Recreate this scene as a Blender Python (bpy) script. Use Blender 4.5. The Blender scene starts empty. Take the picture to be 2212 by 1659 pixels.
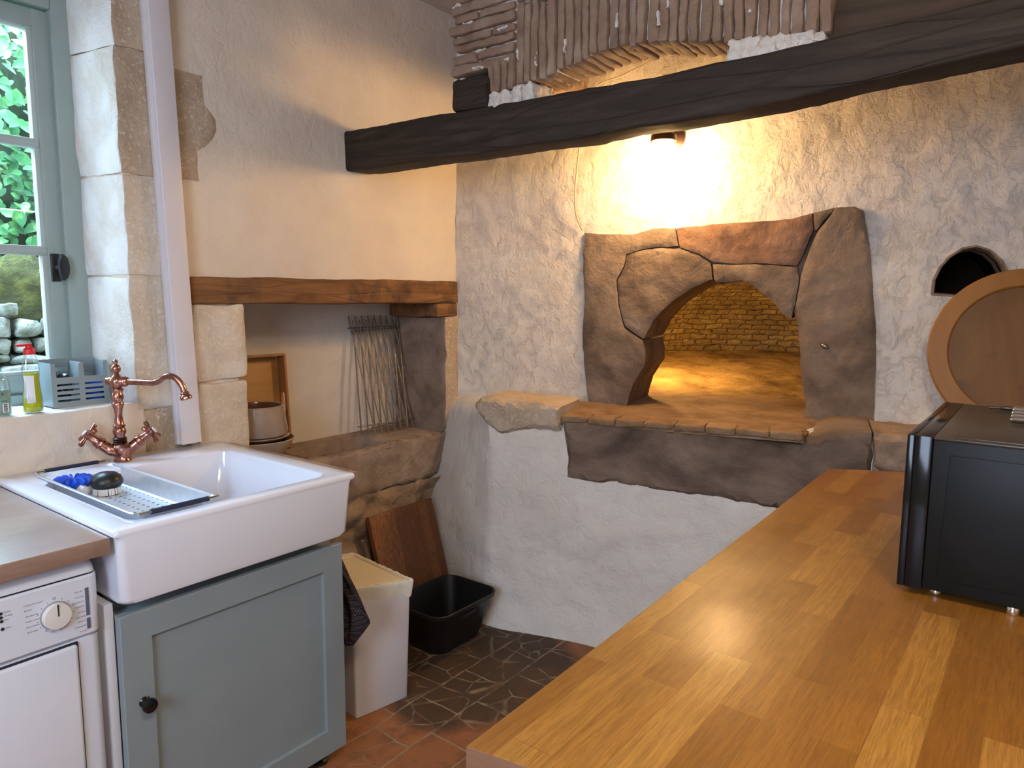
import bpy, bmesh, math, random
import numpy as np
from mathutils import Vector, Matrix, noise
from mathutils.geometry import delaunay_2d_cdt
R = math.radians
random.seed(7)
SC = bpy.context.scene
COL = SC.collection

# ------------------------------------------------------------------ camera
FPX, PITCH, YAW, ROLL, HC = 1537.6, R(7.02), R(37.36), R(.41), 1.44
CF = Vector((math.cos(YAW) * math.cos(PITCH), math.sin(YAW) * math.cos(PITCH), -math.sin(PITCH)))
_r0 = Vector((math.sin(YAW), -math.cos(YAW), 0)); _u0 = _r0.cross(CF)
CR = _r0 * math.cos(ROLL) + _u0 * math.sin(ROLL)
CU = _u0 * math.cos(ROLL) - _r0 * math.sin(ROLL)
CO = Vector((0, 0, HC))
cam = bpy.data.cameras.new('camera'); camo = bpy.data.objects.new('camera', cam); COL.objects.link(camo)
cam.sensor_fit = 'HORIZONTAL'; cam.sensor_width = 36; cam.lens = FPX * 36 / 2212; cam.clip_start = .02
camo.matrix_world = Matrix(((CR.x, CU.x, -CF.x, CO.x), (CR.y, CU.y, -CF.y, CO.y), (CR.z, CU.z, -CF.z, CO.z), (0, 0, 0, 1)))
SC.camera = camo

# ------------------------------------------------------------------ world, sun, lights, exposure
SC.view_settings.view_transform = 'Standard'; SC.view_settings.look = 'None'
SC.view_settings.gamma = 1; SC.view_settings.use_curve_mapping = False
SC.view_settings.exposure = 0.95
SC.cycles.use_denoising = True
wd = bpy.data.worlds.new('sky'); SC.world = wd; wd.use_nodes = True
bg = wd.node_tree.nodes['Background']; bg.inputs[0].default_value = (.66, .83, 1, 1); bg.inputs[1].default_value = 9.5

def lamp(name, kind, loc, energy, color, size=.1, size_y=None, aim=None):
    l = bpy.data.lights.new(name, kind); l.energy = energy; l.color = color
    o = bpy.data.objects.new(name, l); COL.objects.link(o); o.location = loc
    if kind == 'AREA':
        l.size = size
        if size_y: l.shape = 'RECTANGLE'; l.size_y = size_y
    elif kind == 'SUN': l.angle = size
    else: l.shadow_soft_size = size
    if aim is not None:
        o.rotation_euler = (Vector(aim) - Vector(loc)).to_track_quat('-Z', 'Y').to_euler()
    return o
lamp('sun', 'SUN', (0, 0, 6), 4.0, (1, .95, .86), R(3), aim=(.25, .55, 5.0))
# added area lamp: boosts the cool daylight falling steeply through the window
lamp('window_fill_light', 'AREA', (.55, 3.45, 3.15), 290, (.40, .63, 1), 1.5, .8, aim=(.75, 2.0, .95))
# both added, sources unseen: cool daylight fill from behind, warm fill from overhead
lamp('rear_fill_light', 'AREA', (-1.42, .3, 1.75), 35, (.60, .75, 1), 1.3, 1.2, aim=(1.5, .5, 1.0))
lamp('overhead_fill_light', 'AREA', (.1, -.5, 2.62), 20, (1, .80, .58), .5, .5, aim=(.3, -.3, 0))
# bulb hidden inside the oven vault
OVEN_LAMP = 20
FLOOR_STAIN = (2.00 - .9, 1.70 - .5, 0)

# ------------------------------------------------------------------ helpers
def ray(x, y): return CF + CR * ((x - 1106) / FPX) - CU * ((y - 829.5) / FPX)
def onz(x, y, z): d = ray(x, y); return CO + d * ((z - HC) / d.z)
def onx(x, y, X): d = ray(x, y); return CO + d * (X / d.x)
def ony(x, y, Y): d = ray(x, y); return CO + d * (Y / d.y)
def onp(x, y, p0, n): d = ray(x, y); return CO + d * ((Vector(p0) - CO).dot(n) / d.dot(n))
def V(*a): return Vector(a)
def fbm(p, s, o=3, seed=0): return noise.fractal(V(p[0] * s + seed * 7.3, p[1] * s - seed * 3.1, p[2] * s + seed * 1.7), 1.0, 2.0, o)

WL = {}
def tag(o, label=None, cat=None, group=None, kind=None):
    for k, v in (('label', label), ('category', cat), ('group', group), ('kind', kind)):
        if v: o[k] = v
    return o
def empty(name, loc, label=None, cat=None, group=None, kind=None):
    o = bpy.data.objects.new(name, None); COL.objects.link(o); o.location = loc; o.empty_display_size = .05
    WL[o.name] = Vector(loc); return tag(o, label, cat, group, kind)
def obj(name, bm, mat, parent=None, smooth=38, recalc=True):
    if recalc: bmesh.ops.recalc_face_normals(bm, faces=bm.faces)
    bm.verts.ensure_lookup_table()
    xs = [v.co.x for v in bm.verts]; ys = [v.co.y for v in bm.verts]; zs = [v.co.z for v in bm.verts]
    c = V((min(xs) + max(xs)) / 2, (min(ys) + max(ys)) / 2, min(zs))
    for v in bm.verts: v.co -= c
    me = bpy.data.meshes.new(name)
    for f in bm.faces: f.smooth = True
    bm.to_mesh(me); bm.free()
    if smooth is not None: me.set_sharp_from_angle(angle=R(smooth))
    for m in (mat if isinstance(mat, (list, tuple)) else [mat]): me.materials.append(m)
    o = bpy.data.objects.new(name, me); COL.objects.link(o)
    WL[o.name] = c
    if parent is not None:
        o.parent = parent; o.location = c - WL[parent.name]
    else: o.location = c
    return o
def struct(name, bm, mat, **k): return tag(obj(name, bm, mat, **k), kind='structure')
NB = bmesh.new

def loft(bm, loops, cap0=False, cap1=False, closed=True):
    rs = [[bm.verts.new(p) for p in l] for l in loops]
    for a, b in zip(rs, rs[1:]):
        n = len(a)
        for i in range(n if closed else n - 1):
            j = (i + 1) % n
            try: bm.faces.new((a[i], a[j], b[j], b[i]))
            except ValueError: pass
    if cap0: bm.faces.new(rs[0][::-1])
    if cap1: bm.faces.new(rs[-1])
    return rs
def basis_of(ax):
    ax = Vector(ax).normalized()
    t = V(0, 0, 1) if abs(ax.z) < .9 else V(1, 0, 0)
    u = t.cross(ax).normalized(); return u, ax.cross(u), ax
def lathe(bm, prof, c, ax=(0, 0, 1), seg=28, cap0=True, cap1=True, sq=1.0):
    u, v, w = basis_of(ax); c = Vector(c)
    loft(bm, [[c + w * h + (u * math.cos(2 * math.pi * i / seg) + v * sq * math.sin(2 * math.pi * i / seg)) * max(r, 1e-5) for i in range(seg)] for r, h in prof], cap0, cap1)
def tube(bm, pts, rad, seg=10, caps=True):
    pts = [Vector(p) for p in pts]; n = len(pts)
    rad = rad if isinstance(rad, (list, tuple)) else [rad] * n
    u = None; loops = []
    for i, p in enumerate(pts):
        t = (pts[min(i + 1, n - 1)] - pts[max(i - 1, 0)]).normalized()
        if u is None: u = basis_of(t)[0]
        u = (u - t * u.dot(t)).normalized(); v = t.cross(u)
        loops.append([p + (u * math.cos(2 * math.pi * k / seg) + v * math.sin(2 * math.pi * k / seg)) * rad[i] for k in range(seg)])
    loft(bm, loops, caps, caps)
def spline(pts, n=8):
    pts = [Vector(p) for p in pts]; out = []
    q = [pts[0] * 2 - pts[1]] + pts + [pts[-1] * 2 - pts[-2]]
    for i in range(1, len(q) - 2):
        for k in range(n):
            t = k / n; a, b, c, d = q[i - 1:i + 3]
            out.append(.5 * ((2 * b) + (c - a) * t + (2 * a - 5 * b + 4 * c - d) * t * t + (3 * b - a - 3 * c + d) * t ** 3))
    return out + [pts[-1]]
def box(bm, lo, hi, bev=0, seg=2, M=None):
    vs = [bm.verts.new((x, y, z)) for x in (lo[0], hi[0]) for y in (lo[1], hi[1]) for z in (lo[2], hi[2])]
    fs = [bm.faces.new([vs[i] for i in f]) for f in ((0, 1, 3, 2), (4, 6, 7, 5), (0, 4, 5, 1), (2, 3, 7, 6), (0, 2, 6, 4), (1, 5, 7, 3))]
    geo = vs
    if bev:
        es = list({e for f in fs for e in f.edges})
        r = bmesh.ops.bevel(bm, geom=es, offset=bev, segments=seg, affect='EDGES', profile=.5)
        geo = list({v for f in r['faces'] for v in f.verts} | {v for v in vs if v.is_valid})
    if M is not None:
        for v in geo: v.co = M @ v.co
def prism(bm, poly, org, u, v, w, depth, bev=0):
    """polygon (2D) in plane org+u*a+v*b, extruded along w"""
    org, u, v, w = map(Vector, (org, u, v, w))
    a = [bm.verts.new(org + u * p[0] + v * p[1]) for p in poly]; b = [bm.verts.new(org + u * p[0] + v * p[1] + w * depth) for p in poly]
    fs = [bm.faces.new(a), bm.faces.new(b[::-1])]
    n = len(poly)
    for i in range(n): fs.append(bm.faces.new((a[i], b[i], b[(i + 1) % n], a[(i + 1) % n])))
    if bev: bmesh.ops.bevel(bm, geom=list({e for f in fs for e in f.edges}), offset=bev, segments=2, affect='EDGES', profile=.5)
def rrect(w, d, r, n=5):
    out = []
    for k, (sx, sy) in enumerate(((1, 1), (-1, 1), (-1, -1), (1, -1))):
        for i in range(n + 1):
            a = math.pi / 2 * (k + i / n)
            out.append((sx * (w / 2 - r) + r * math.cos(a), sy * (d / 2 - r) + r * math.sin(a)))
    return out
def rblock(bm, lo, hi, step=.03, r=.008, amp=.004, sc=12, seed=0, M=None, pl=None):
    """block with gridded faces, rounded edges and a hewn, noisy surface; pl(x,y,z) may warp it"""
    lo, hi = Vector(lo), Vector(hi)
    r = min(r, min(hi - lo) * .45)
    cache = {}
    def vert(p):
        k = (round(p.x, 5), round(p.y, 5), round(p.z, 5))
        if k in cache: return cache[k]
        q = V(*[min(max(p[i], lo[i] + r), hi[i] - r) for i in range(3)]); d = p - q
        if d.length > 1e-9: p2 = q + d.normalized() * r
        else: p2 = p.copy()
        if pl: p2 = pl(p2)
        if amp: p2 += V(fbm(p2, sc, 3, seed + 1), fbm(p2, sc, 3, seed + 2), fbm(p2, sc, 3, seed + 3)) * amp
        if M is not None: p2 = M @ p2
        cache[k] = bm.verts.new(p2); return cache[k]
    def cuts(i):
        n = max(1, int((hi[i] - lo[i]) / step)); L = hi[i] - lo[i]
        s = sorted({0.0, r / L, 1 - r / L, 1.0} | {k / n for k in range(1, n) if r / L < k / n < 1 - r / L})
        return [lo[i] + L * t for t in s]
    g = [cuts(i) for i in range(3)]
    for ax in range(3):
        a, b = (ax + 1) % 3, (ax + 2) % 3
        for side in (lo[ax], hi[ax]):
            for i in range(len(g[a]) - 1):
                for j in range(len(g[b]) - 1):
                    ps = []
                    for (x, y) in ((i, j), (i + 1, j), (i + 1, j + 1), (i, j + 1)):
                        p = V(0, 0, 0); p[ax] = side; p[a] = g[a][x]; p[b] = g[b][y]; ps.append(vert(p))
                    try: bm.faces.new(ps if side == hi[ax] else ps[::-1])
                    except ValueError: pass
def inside(px, py, poly):
    r = np.zeros(px.shape, bool); n = len(poly)
    for i in range(n):
        x0, y0 = poly[i]; x1, y1 = poly[(i + 1) % n]
        c = ((y0 > py) != (y1 > py)) & (px < (x1 - x0) * (py - y0) / ((y1 - y0) or 1e-12) + x0); r ^= c
    return r
def dist_to(px, py, polys):
    d = np.full(px.shape, 1e9)
    for poly in polys:
        n = len(poly)
        for i in range(n):
            x0, y0 = poly[i]; x1, y1 = poly[(i + 1) % n]; dx, dy = x1 - x0, y1 - y0
            t = np.clip(((px - x0) * dx + (py - y0) * dy) / (dx * dx + dy * dy + 1e-12), 0, 1)
            d = np.minimum(d, np.hypot(px - x0 - t * dx, py - y0 - t * dy))
    return d
def resample(poly, step, jag=0, seed=0):
    out = []; n = len(poly)
    for i in range(n):
        a, b = Vector(poly[i]), Vector(poly[(i + 1) % n]); k = max(1, int((b - a).length / step))
        for j in range(k):
            p = a.lerp(b, j / k)
            if jag and j: p = p + V(noise.noise(V(p.x * 25 + seed, p.y * 25, 1)), noise.noise(V(p.x * 25 + seed, p.y * 25, 9))).to_2d() * jag
            out.append((p.x, p.y))
    return out
def panel(bm, outer, holes=(), org=(0, 0, 0), u=(1, 0, 0), v=(0, 0, 1), n=(0, 1, 0), step=.03, disp=None, depth=0, rnd=0, jag=0, back=False, seed=0, uvw=None):
    """surface over a 2D outline with holes; displaced towards -n, edges rolled over by rnd, sides run back by depth"""
    org, u, v, n = map(Vector, (org, u, v, n))
    loops = [resample(p, step, jag, seed + i) for i, p in enumerate([outer] + list(holes))]
    pts = [p for l in loops for p in l]; edges = []; k = 0
    for l in loops:
        edges += [(k + i, k + (i + 1) % len(l)) for i in range(len(l))]; k += len(l)
    xs = [p[0] for p in loops[0]]; ys = [p[1] for p in loops[0]]
    gx, gy = np.meshgrid(np.arange(min(xs), max(xs), step), np.arange(min(ys), max(ys), step))
    rs = np.random.RandomState(seed + 3)
    gx = (gx + rs.uniform(-.25, .25, gx.shape) * step).ravel(); gy = (gy + rs.uniform(-.25, .25, gy.shape) * step).ravel()
    m = inside(gx, gy, loops[0]) & (dist_to(gx, gy, loops) > step * .5)
    for h in loops[1:]: m &= ~inside(gx, gy, h)
    pts += list(zip(gx[m].tolist(), gy[m].tolist()))
    if rnd:   # ring of points close to the outline so the rounding reads
        pass
    res = delaunay_2d_cdt([Vector(p) for p in pts], edges, [], 0, 1e-6)
    P = np.array([(p.x, p.y) for p in res[0]]); T = np.array([f for f in res[2] if len(f) == 3])
    c = P[T].mean(1); ok = inside(c[:, 0], c[:, 1], loops[0])
    for h in loops[1:]: ok &= ~inside(c[:, 0], c[:, 1], h)
    D = dist_to(P[:, 0], P[:, 1], loops)
    vs = []
    for (s, z), d in zip(P, D):
        off = 0
        if rnd and d < rnd: off = -(rnd - math.sqrt(max(0, rnd * rnd - (rnd - d) ** 2)))
        p = org + u * s + v * z
        if disp: off += disp(p, d)
        vs.append(bm.verts.new(p - n * off))
    for t in T[ok]:
        try: bm.faces.new([vs[i] for i in t])
        except ValueError: pass
    if depth:
        bnd = [e for e in bm.edges if len(e.link_faces) == 1 and e.verts[0] in set(vs)] if False else None
        sv = set(vs); es = [e for e in bm.edges if e.is_boundary and e.verts[0] in sv and e.verts[1] in sv]
        r = bmesh.ops.extrude_edge_only(bm, edges=es)
        ev = [g for g in r['geom'] if isinstance(g, bmesh.types.BMVert)]
        for w in ev:
            w.co += n * (depth - (w.co - org).dot(n))
        if back:
            be = [g for g in r['geom'] if isinstance(g, bmesh.types.BMEdge) and g.is_boundary]
            bmesh.ops.triangle_fill(bm, use_beauty=True, edges=be)
    loose = [w for w in bm.verts if not w.link_faces]
    bmesh.ops.delete(bm, geom=loose, context='VERTS')

# ------------------------------------------------------------------ materials
class N:
    def __init__(s, name):
        s.m = bpy.data.materials.new(name); s.m.use_nodes = True; s.t = s.m.node_tree
        s.b = s.t.nodes['Principled BSDF']; s.out = s.t.nodes['Material Output']
    def n(s, t, **k):
        x = s.t.nodes.new(t)
        for a, b in k.items():
            if a in x.inputs: x.inputs[a].default_value = b
            else: setattr(x, a, b)
        return x
    def l(s, a, b): s.t.links.new(a, b)
    def coord(s, scale=(1, 1, 1), out='Object', rot=(0, 0, 0)):
        tc = s.n('ShaderNodeTexCoord'); mp = s.n('ShaderNodeMapping'); mp.inputs['Scale'].default_value = scale; mp.inputs['Rotation'].default_value = rot
        s.l(tc.outputs[out], mp.inputs[0]); return mp.outputs[0]
    def ramp(s, fac, stops):
        r = s.n('ShaderNodeValToRGB'); e = r.color_ramp.elements
        while len(e) > 1: e.remove(e[-1])
        e[0].position = stops[0][0]; e[0].color = (*stops[0][1], 1)
        for p, c in stops[1:]: x = e.new(p); x.color = (*c, 1)
        s.l(fac, r.inputs[0]); return r.outputs[0]
    def noise(s, co, scale, detail=4, rough=.55, dist=0):
        x = s.n('ShaderNodeTexNoise'); x.inputs['Scale'].default_value = scale; x.inputs['Detail'].default_value = detail
        x.inputs['Roughness'].default_value = rough; x.inputs['Distortion'].default_value = dist
        if co is not None: s.l(co, x.inputs['Vector'])
        return x.outputs['Fac']
    def vor(s, co, scale, feature='F1', rnd=1):
        x = s.n('ShaderNodeTexVoronoi', feature=feature); x.inputs['Scale'].default_value = scale; x.inputs['Randomness'].default_value = rnd
        s.l(co, x.inputs['Vector']); return x.outputs['Distance']
    def mix(s, fac, a, b, mode='MIX'):
        x = s.n('ShaderNodeMix', data_type='RGBA', blend_type=mode)
        for i, q in ((0, fac), (6, a), (7, b)):
            if isinstance(q, (int, float)): x.inputs[i].default_value = q
            elif isinstance(q, tuple): x.inputs[i].default_value = (*q, 1)
            else: s.l(q, x.inputs[i])
        return x.outputs[2]
    def math(s, op, a, b=0.0, c=None):
        x = s.n('ShaderNodeMath', operation=op)
        for i, q in enumerate((a, b, c)):
            if q is None: continue
            if isinstance(q, (int, float)): x.inputs[i].default_value = q
            else: s.l(q, x.inputs[i])
        return x.outputs[0]
    def bump(s, h, strength, dist=.01, prev=None):
        x = s.n('ShaderNodeBump'); x.inputs['Strength'].default_value = strength; x.inputs['Distance'].default_value = dist
        s.l(h, x.inputs['Height'])
        if prev is not None: s.l(prev, x.inputs['Normal'])
        return x.outputs[0]
    def fin(s, col=None, nrm=None, rough=.6, metal=0, spec=.5, coat=0, **k):
        b = s.b
        if isinstance(col, tuple): b.inputs['Base Color'].default_value = (*col, 1)
        elif col is not None: s.l(col, b.inputs['Base Color'])
        if nrm is not None: s.l(nrm, b.inputs['Normal'])
        if isinstance(rough, (int, float)): b.inputs['Roughness'].default_value = rough
        else: s.l(rough, b.inputs['Roughness'])
        b.inputs['Metallic'].default_value = metal; b.inputs['Specular IOR Level'].default_value = spec
        b.inputs['Coat Weight'].default_value = coat
        for a, v in k.items(): b.inputs[a.replace('_', ' ')].default_value = v
        return s.m
def plain(name, col, rough=.5, metal=0, spec=.5, var=.06, nscale=20, bump=0, bscale=150, coat=0, **k):
    m = N(name); co = m.coord()
    f = m.noise(co, nscale, 3)
    c = m.ramp(f, [(.3, tuple(x * (1 - var) for x in col)), (.7, tuple(min(1, x * (1 + var)) for x in col))])
    nr = m.bump(m.noise(co, bscale, 3), bump, .002) if bump else None
    return m.fin(c, nr, rough, metal, spec, coat, **k)
def plaster(name, a, b, rel=1.0, dirt=None):
    m = N(name); co = m.coord()
    c = m.ramp(m.noise(co, 3.0, 5, .6), [(.3, a), (.7, b)])
    if dirt: c = m.mix(m.math('MULTIPLY', m.ramp(m.noise(co, 6, 6, .7), [(.52, (0, 0, 0)), (.7, (1, 1, 1))]), .5), c, dirt)
    # trowelled, crusty relief
    n1 = m.noise(m.coord((1, 1, .8)), 24, 6, .66, .5)
    r1 = m.ramp(n1, [(.36, (0, 0, 0)), (.5, (.7, .7, .7)), (.72, (1, 1, 1))])
    nr = m.bump(r1, min(1, .52 * rel), .013)
    nr = m.bump(m.noise(co, 70, 6, .7, .3), .42 * rel, .006, nr)
    nr = m.bump(m.noise(co, 170, 3), .22 * rel, .002, nr)
    return m.fin(c, nr, .92, 0, .15)
def stone(name, cols, scale=5, bump=.7, grit=90, speck=None, cracks=None, stretch=(1, 1, 1), rough=.88):
    m = N(name); co = m.coord(stretch)
    f = m.noise(co, scale, 7, .62, .4)
    k = len(cols); c = m.ramp(f, [(.28 + .44 * i / (k - 1), x) for i, x in enumerate(cols)])
    if speck: c = m.mix(m.ramp(m.noise(co, 75, 3, .7), [(.55, (0, 0, 0)), (.68, (.7, .7, .7))]), c, speck)
    c = m.mix(m.ramp(m.vor(co, 55), [(.0, (.55, .55, .55)), (.12, (0, 0, 0))]), c, tuple(x * .35 for x in cols[0]))
    nr = m.bump(m.noise(co, 14, 6, .65), min(1, bump * 1.3), .018)
    nr = m.bump(m.noise(co, grit, 5, .7), bump * .9, .006, nr)
    if cracks:
        h = m.ramp(m.vor(m.coord(stretch), cracks, 'DISTANCE_TO_EDGE'), [(0, (0, 0, 0)), (.02, (1, 1, 1))])
        nr = m.bump(h, .8, .01, nr)
    return m.fin(c, nr, rough, 0, .2)
def wood(name, cols, axis=0, scale=6, stretch=14, rough=.55, bump=.25, spec=.4, cracks=False, dirt=None):
    m = N(name); st = [stretch] * 3; st[axis] = 1.0; co = m.coord(tuple(st))
    f = m.noise(co, scale * .35, 6, .6, 1.2); k = len(cols)
    c = m.ramp(f, [(.25 + .5 * i / (k - 1), x) for i, x in enumerate(cols)])
    if dirt: c = m.mix(m.ramp(m.noise(m.coord(), 4.5, 5, .65), [(.54, (0, 0, 0)), (.68, (.85, .85, .85))]), c, dirt)
    nr = m.bump(m.noise(co, scale * 1.5, 5, .7), bump, .004)
    if cracks:
        st2 = [7] * 3; st2[axis] = .7
        w = m.ramp(m.vor(m.coord(tuple(st2)), 2.2, 'DISTANCE_TO_EDGE'), [(0, (0, 0, 0)), (.035, (1, 1, 1))])
        nr = m.bump(w, .5, .006, nr)
    return m.fin(c, nr, rough, 0, spec)
def butcher(name, cols, row=.055, length=.36, rough=.32, axis=0, origin=(0, 0, 0), stain=None, coat=.15, plane='XY', grain=(.62, .42)):
    """glued hardwood staves: a brick pattern gives each stave its own tone, stretched noise its grain"""
    m = N(name)
    rot = (0, 0, 0) if axis == 0 else (0, 0, R(90))
    if plane == 'ZX': rot = (R(90), 0, R(90))
    co = m.coord((1, 1, 1), rot=rot)
    br = m.n('ShaderNodeTexBrick', offset=.37, squash=1.0)
    br.inputs['Color1'].default_value = (0, 0, 0, 1); br.inputs['Color2'].default_value = (1, 1, 1, 1); br.inputs['Mortar'].default_value = (.2, .2, .2, 1)
    for a, b in (('Scale', 1), ('Mortar Size', .0006), ('Bias', 0), ('Brick Width', length), ('Row Height', row), ('Mortar Smooth', .1)): br.inputs[a].default_value = b
    m.l(co, br.inputs['Vector'])
    k = len(cols); c = m.ramp(br.outputs['Color'], [(.08 + .84 * i / (k - 1), x) for i, x in enumerate(cols)])
    sh = m.n('ShaderNodeVectorMath', operation='MULTIPLY_ADD'); m.l(br.outputs['Color'], sh.inputs[0]); sh.inputs[1].default_value = (3, 1.7, 2); m.l(co, sh.inputs[2])
    mp = m.n('ShaderNodeMapping'); mp.inputs['Scale'].default_value = (2.2, 34, 34); m.l(sh.outputs[0], mp.inputs[0])
    g = m.noise(mp.outputs[0], 3.2, 6, .62, .9)
    c = m.mix(m.ramp(g, [(.40, (grain[0],) * 3), (.62, (0, 0, 0))]), c, tuple(x * grain[1] for x in cols[0]))
    mp2 = m.n('ShaderNodeMapping'); mp2.inputs['Scale'].default_value = (7, 160, 160); m.l(co, mp2.inputs[0])
    f = m.noise(mp2.outputs[0], 3.5, 4, .7)
    c = m.mix(m.ramp(f, [(.42, (.35, .35, .35)), (.52, (0, 0, 0))]), c, tuple(x * .45 for x in cols[0]))
    big = m.noise(m.coord(), 5, 4)
    c = m.mix(m.ramp(big, [(.52, (0, 0, 0)), (.75, (.3, .3, .3))]), c, tuple(x * .55 for x in cols[0]))
    if stain:
        d = m.n('ShaderNodeVectorMath', operation='DISTANCE'); mp3 = m.n('ShaderNodeMapping'); mp3.inputs['Scale'].default_value = (1, 2.2, 0)
        m.l(m.coord(), mp3.inputs[0]); m.l(mp3.outputs[0], d.inputs[0]); d.inputs[1].default_value = (stain[0], stain[1] * 2.2, 0)
        w = m.math('ADD', d.outputs['Value'], m.math('MULTIPLY', m.noise(m.coord(), 60), .02))
        c = m.mix(m.ramp(w, [(.018, (.85, .85, .85)), (.026, (0, 0, 0))]), c, (.03, .02, .015))
    nr = m.bump(f, .12, .0015); nr = m.bump(g, .10, .002, nr)
    rr = m.ramp(big, [(.3, (rough * .85,) * 3), (.7, (rough * 1.3,) * 3)])
    return m.fin(c, nr, rr, 0, .5, coat, Coat_Roughness=.3 if coat > .5 else .25, Coat_IOR=2.1 if coat > .5 else 1.5)
def glassy(name, col, fac=.08, rough=.03):
    m = N(name); tr = m.n('ShaderNodeBsdfTransparent'); tr.inputs[0].default_value = (*col, 1)
    gl = m.n('ShaderNodeBsdfGlossy'); gl.inputs['Roughness'].default_value = rough
    lw = m.n('ShaderNodeLayerWeight'); lw.inputs[0].default_value = .25
    f = m.math('ADD', m.math('MULTIPLY', lw.outputs['Fresnel'], .6), fac)
    mx = m.n('ShaderNodeMixShader'); m.l(f, mx.inputs[0]); m.l(tr.outputs[0], mx.inputs[1]); m.l(gl.outputs[0], mx.inputs[2])
    m.l(mx.outputs[0], m.out.inputs[0]); return m.m

M = {}
M['plaster'] = plaster('white_lime_plaster', (.67, .61, .54), (.77, .72, .65), 1.25)
M['plaster_low'] = plaster('lower_lime_plaster', (.66, .61, .55), (.76, .72, .66), .75)
M['plaster_wall'] = plaster('cream_lime_plaster', (.64, .56, .47), (.74, .66, .56), .55)
M['plaster_niche'] = plaster('grey_lime_plaster', (.58, .52, .46), (.68, .62, .55), .5)
M['limestone'] = stone('pale_limestone', [(.50, .41, .31), (.64, .55, .44), (.74, .68, .60)], 4, .55, 80, (.78, .74, .68))
M['limestone_b'] = stone('tan_limestone', [(.36, .27, .185), (.46, .36, .26), (.55, .45, .34)], 5, .5, 100, (.70, .62, .50))
M['reveal'] = stone('whitewashed_limestone', [(.62, .54, .44), (.78, .76, .73), (.84, .83, .82)], 4, .7, 60)
M['oven_stone'] = stone('brown_oven_stone', [(.085, .057, .042), (.21, .15, .105), (.30, .225, .165)], 3.2, .6, 70)
M['oven_red'] = stone('red_oven_stone', [(.12, .065, .042), (.235, .135, .088), (.31, .20, .135)], 4, .6, 70)
M['sill_stone'] = stone('sooty_sill_stone', [(.05, .034, .026), (.19, .135, .10), (.33, .255, .19)], 2.6, .6, 70, stretch=(1, 1, 1.5))
M['hearth'] = stone('ochre_hearth_brick', [(.14, .08, .045), (.265, .16, .088), (.34, .23, .14)], 6, 1.0, 60)
M['vault_floor'] = stone('ochre_vault_floor', [(.11, .062, .022), (.30, .19, .07), (.42, .28, .12)], 5, 1.0, 50)
M['rubble'] = stone('rough_rubble_stone', [(.16, .11, .075), (.34, .24, .165), (.46, .35, .25)], 7, 1.0, 50, cracks=None)
M['niche_stone'] = stone('brown_niche_stone', [(.15, .105, .075), (.29, .21, .15), (.40, .31, .225)], 6, .9, 60)
M['slab'] = stone('weathered_sink_stone', [(.17, .12, .09), (.31, .23, .18), (.43, .35, .28)], 5, .8, 60)
M['brick'] = stone('brown_brick', [(.18, .11, .075), (.275, .18, .125), (.35, .255, .185)], 9, .5, 120)
M['mortar'] = stone('white_mortar', [(.55, .48, .42), (.70, .64, .58), (.78, .73, .68)], 14, 1.0, 70)
M['beam'] = wood('black_timber', [(.016, .011, .008), (.030, .020, .014), (.06, .04, .027)], 1, 7, 10, .7, .5, .3, True)
M['soot'] = wood('sooty_board', [(.035, .022, .014), (.06, .04, .026), (.085, .055, .035)], 1, 5, 5, .8, .4, .2)
M['lintel'] = wood('brown_oak', [(.10, .042, .016), (.21, .10, .040), (.29, .15, .062)], 0, 6, 9, .7, .5, .25, True, (.06, .032, .018))
M['worktop'] = butcher('oiled_butcher_block', [(.23, .088, .011), (.285, .115, .016), (.255, .10, .013), (.31, .132, .020), (.40, .19, .034)], .057, .36, .40, stain=(.12, -.31), grain=(.35, .55))
M['worktop_left'] = butcher('satin_butcher_block', [(.31, .19, .135), (.36, .23, .17), (.41, .27, .205)], .045, .4, .34, coat=1.0, grain=(.3, .6))
M['board'] = butcher('brown_stave_board', [(.20, .072, .020), (.27, .10, .030), (.33, .135, .042)], .05, .3, .45, plane='ZX')
M['tray'] = wood('honey_plywood', [(.34, .17, .06), (.44, .24, .09), (.50, .29, .12)], 0, 4, 6, .5, .1)
M['tray_rim'] = wood('tray_beech', [(.28, .12, .045), (.36, .17, .065), (.42, .21, .085)], 2, 5, 8, .5, .1)
M['platter_rim'] = wood('orange_beech', [(.21, .085, .014), (.26, .11, .020), (.30, .13, .026)], 2, 4, 5, .5, .1)
M['platter'] = wood('brown_beech', [(.11, .042, .007), (.155, .064, .012), (.20, .088, .019)], 2, 4, 5, .5, .12, dirt=(.05, .02, .007))
M['ceramic'] = plain('white_fireclay', (.74, .76, .83), .12, spec=.5, var=.01, coat=.3)
M['cabinet'] = plain('sage_grey_paint', (.225, .27, .285), .45, var=.04, nscale=6, bump=.08, bscale=120)
M['cabinet_side'] = plain('pale_grey_panel', (.55, .55, .58), .5, var=.03)
M['enamel'] = plain('white_enamel', (.66, .70, .79), .3, var=.01)
M['seam'] = plain('dark_seam', (.015, .017, .025), .6)
M['print'] = plain('grey_print', (.10, .11, .16), .6)
M['black'] = plain('black_gloss', (.006, .006, .007), .15)
M['black_satin'] = plain('black_satin_plastic', (.010, .0105, .0105), .38, bump=.1, bscale=400)
M['black_metal'] = plain('black_painted_steel', (.006, .006, .0055), .45, spec=.22, var=.1, bump=.05, bscale=300)
M['black_top'] = plain('black_steel_lid', (.035, .024, .014), .33, var=.15, bump=.05, bscale=300)
M['black_glass'] = plain('black_oven_glass', (.006, .006, .007), .13, spec=.35)
M['copper'] = plain('antique_copper', (.43, .205, .15), .27, 1, var=.35, nscale=45)
M['copper_dark'] = plain('dark_copper', (.09, .05, .04), .4, 1, var=.3)
M['steel'] = plain('brushed_steel', (.74, .77, .82), .36, .75, var=.06, nscale=40)
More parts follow.
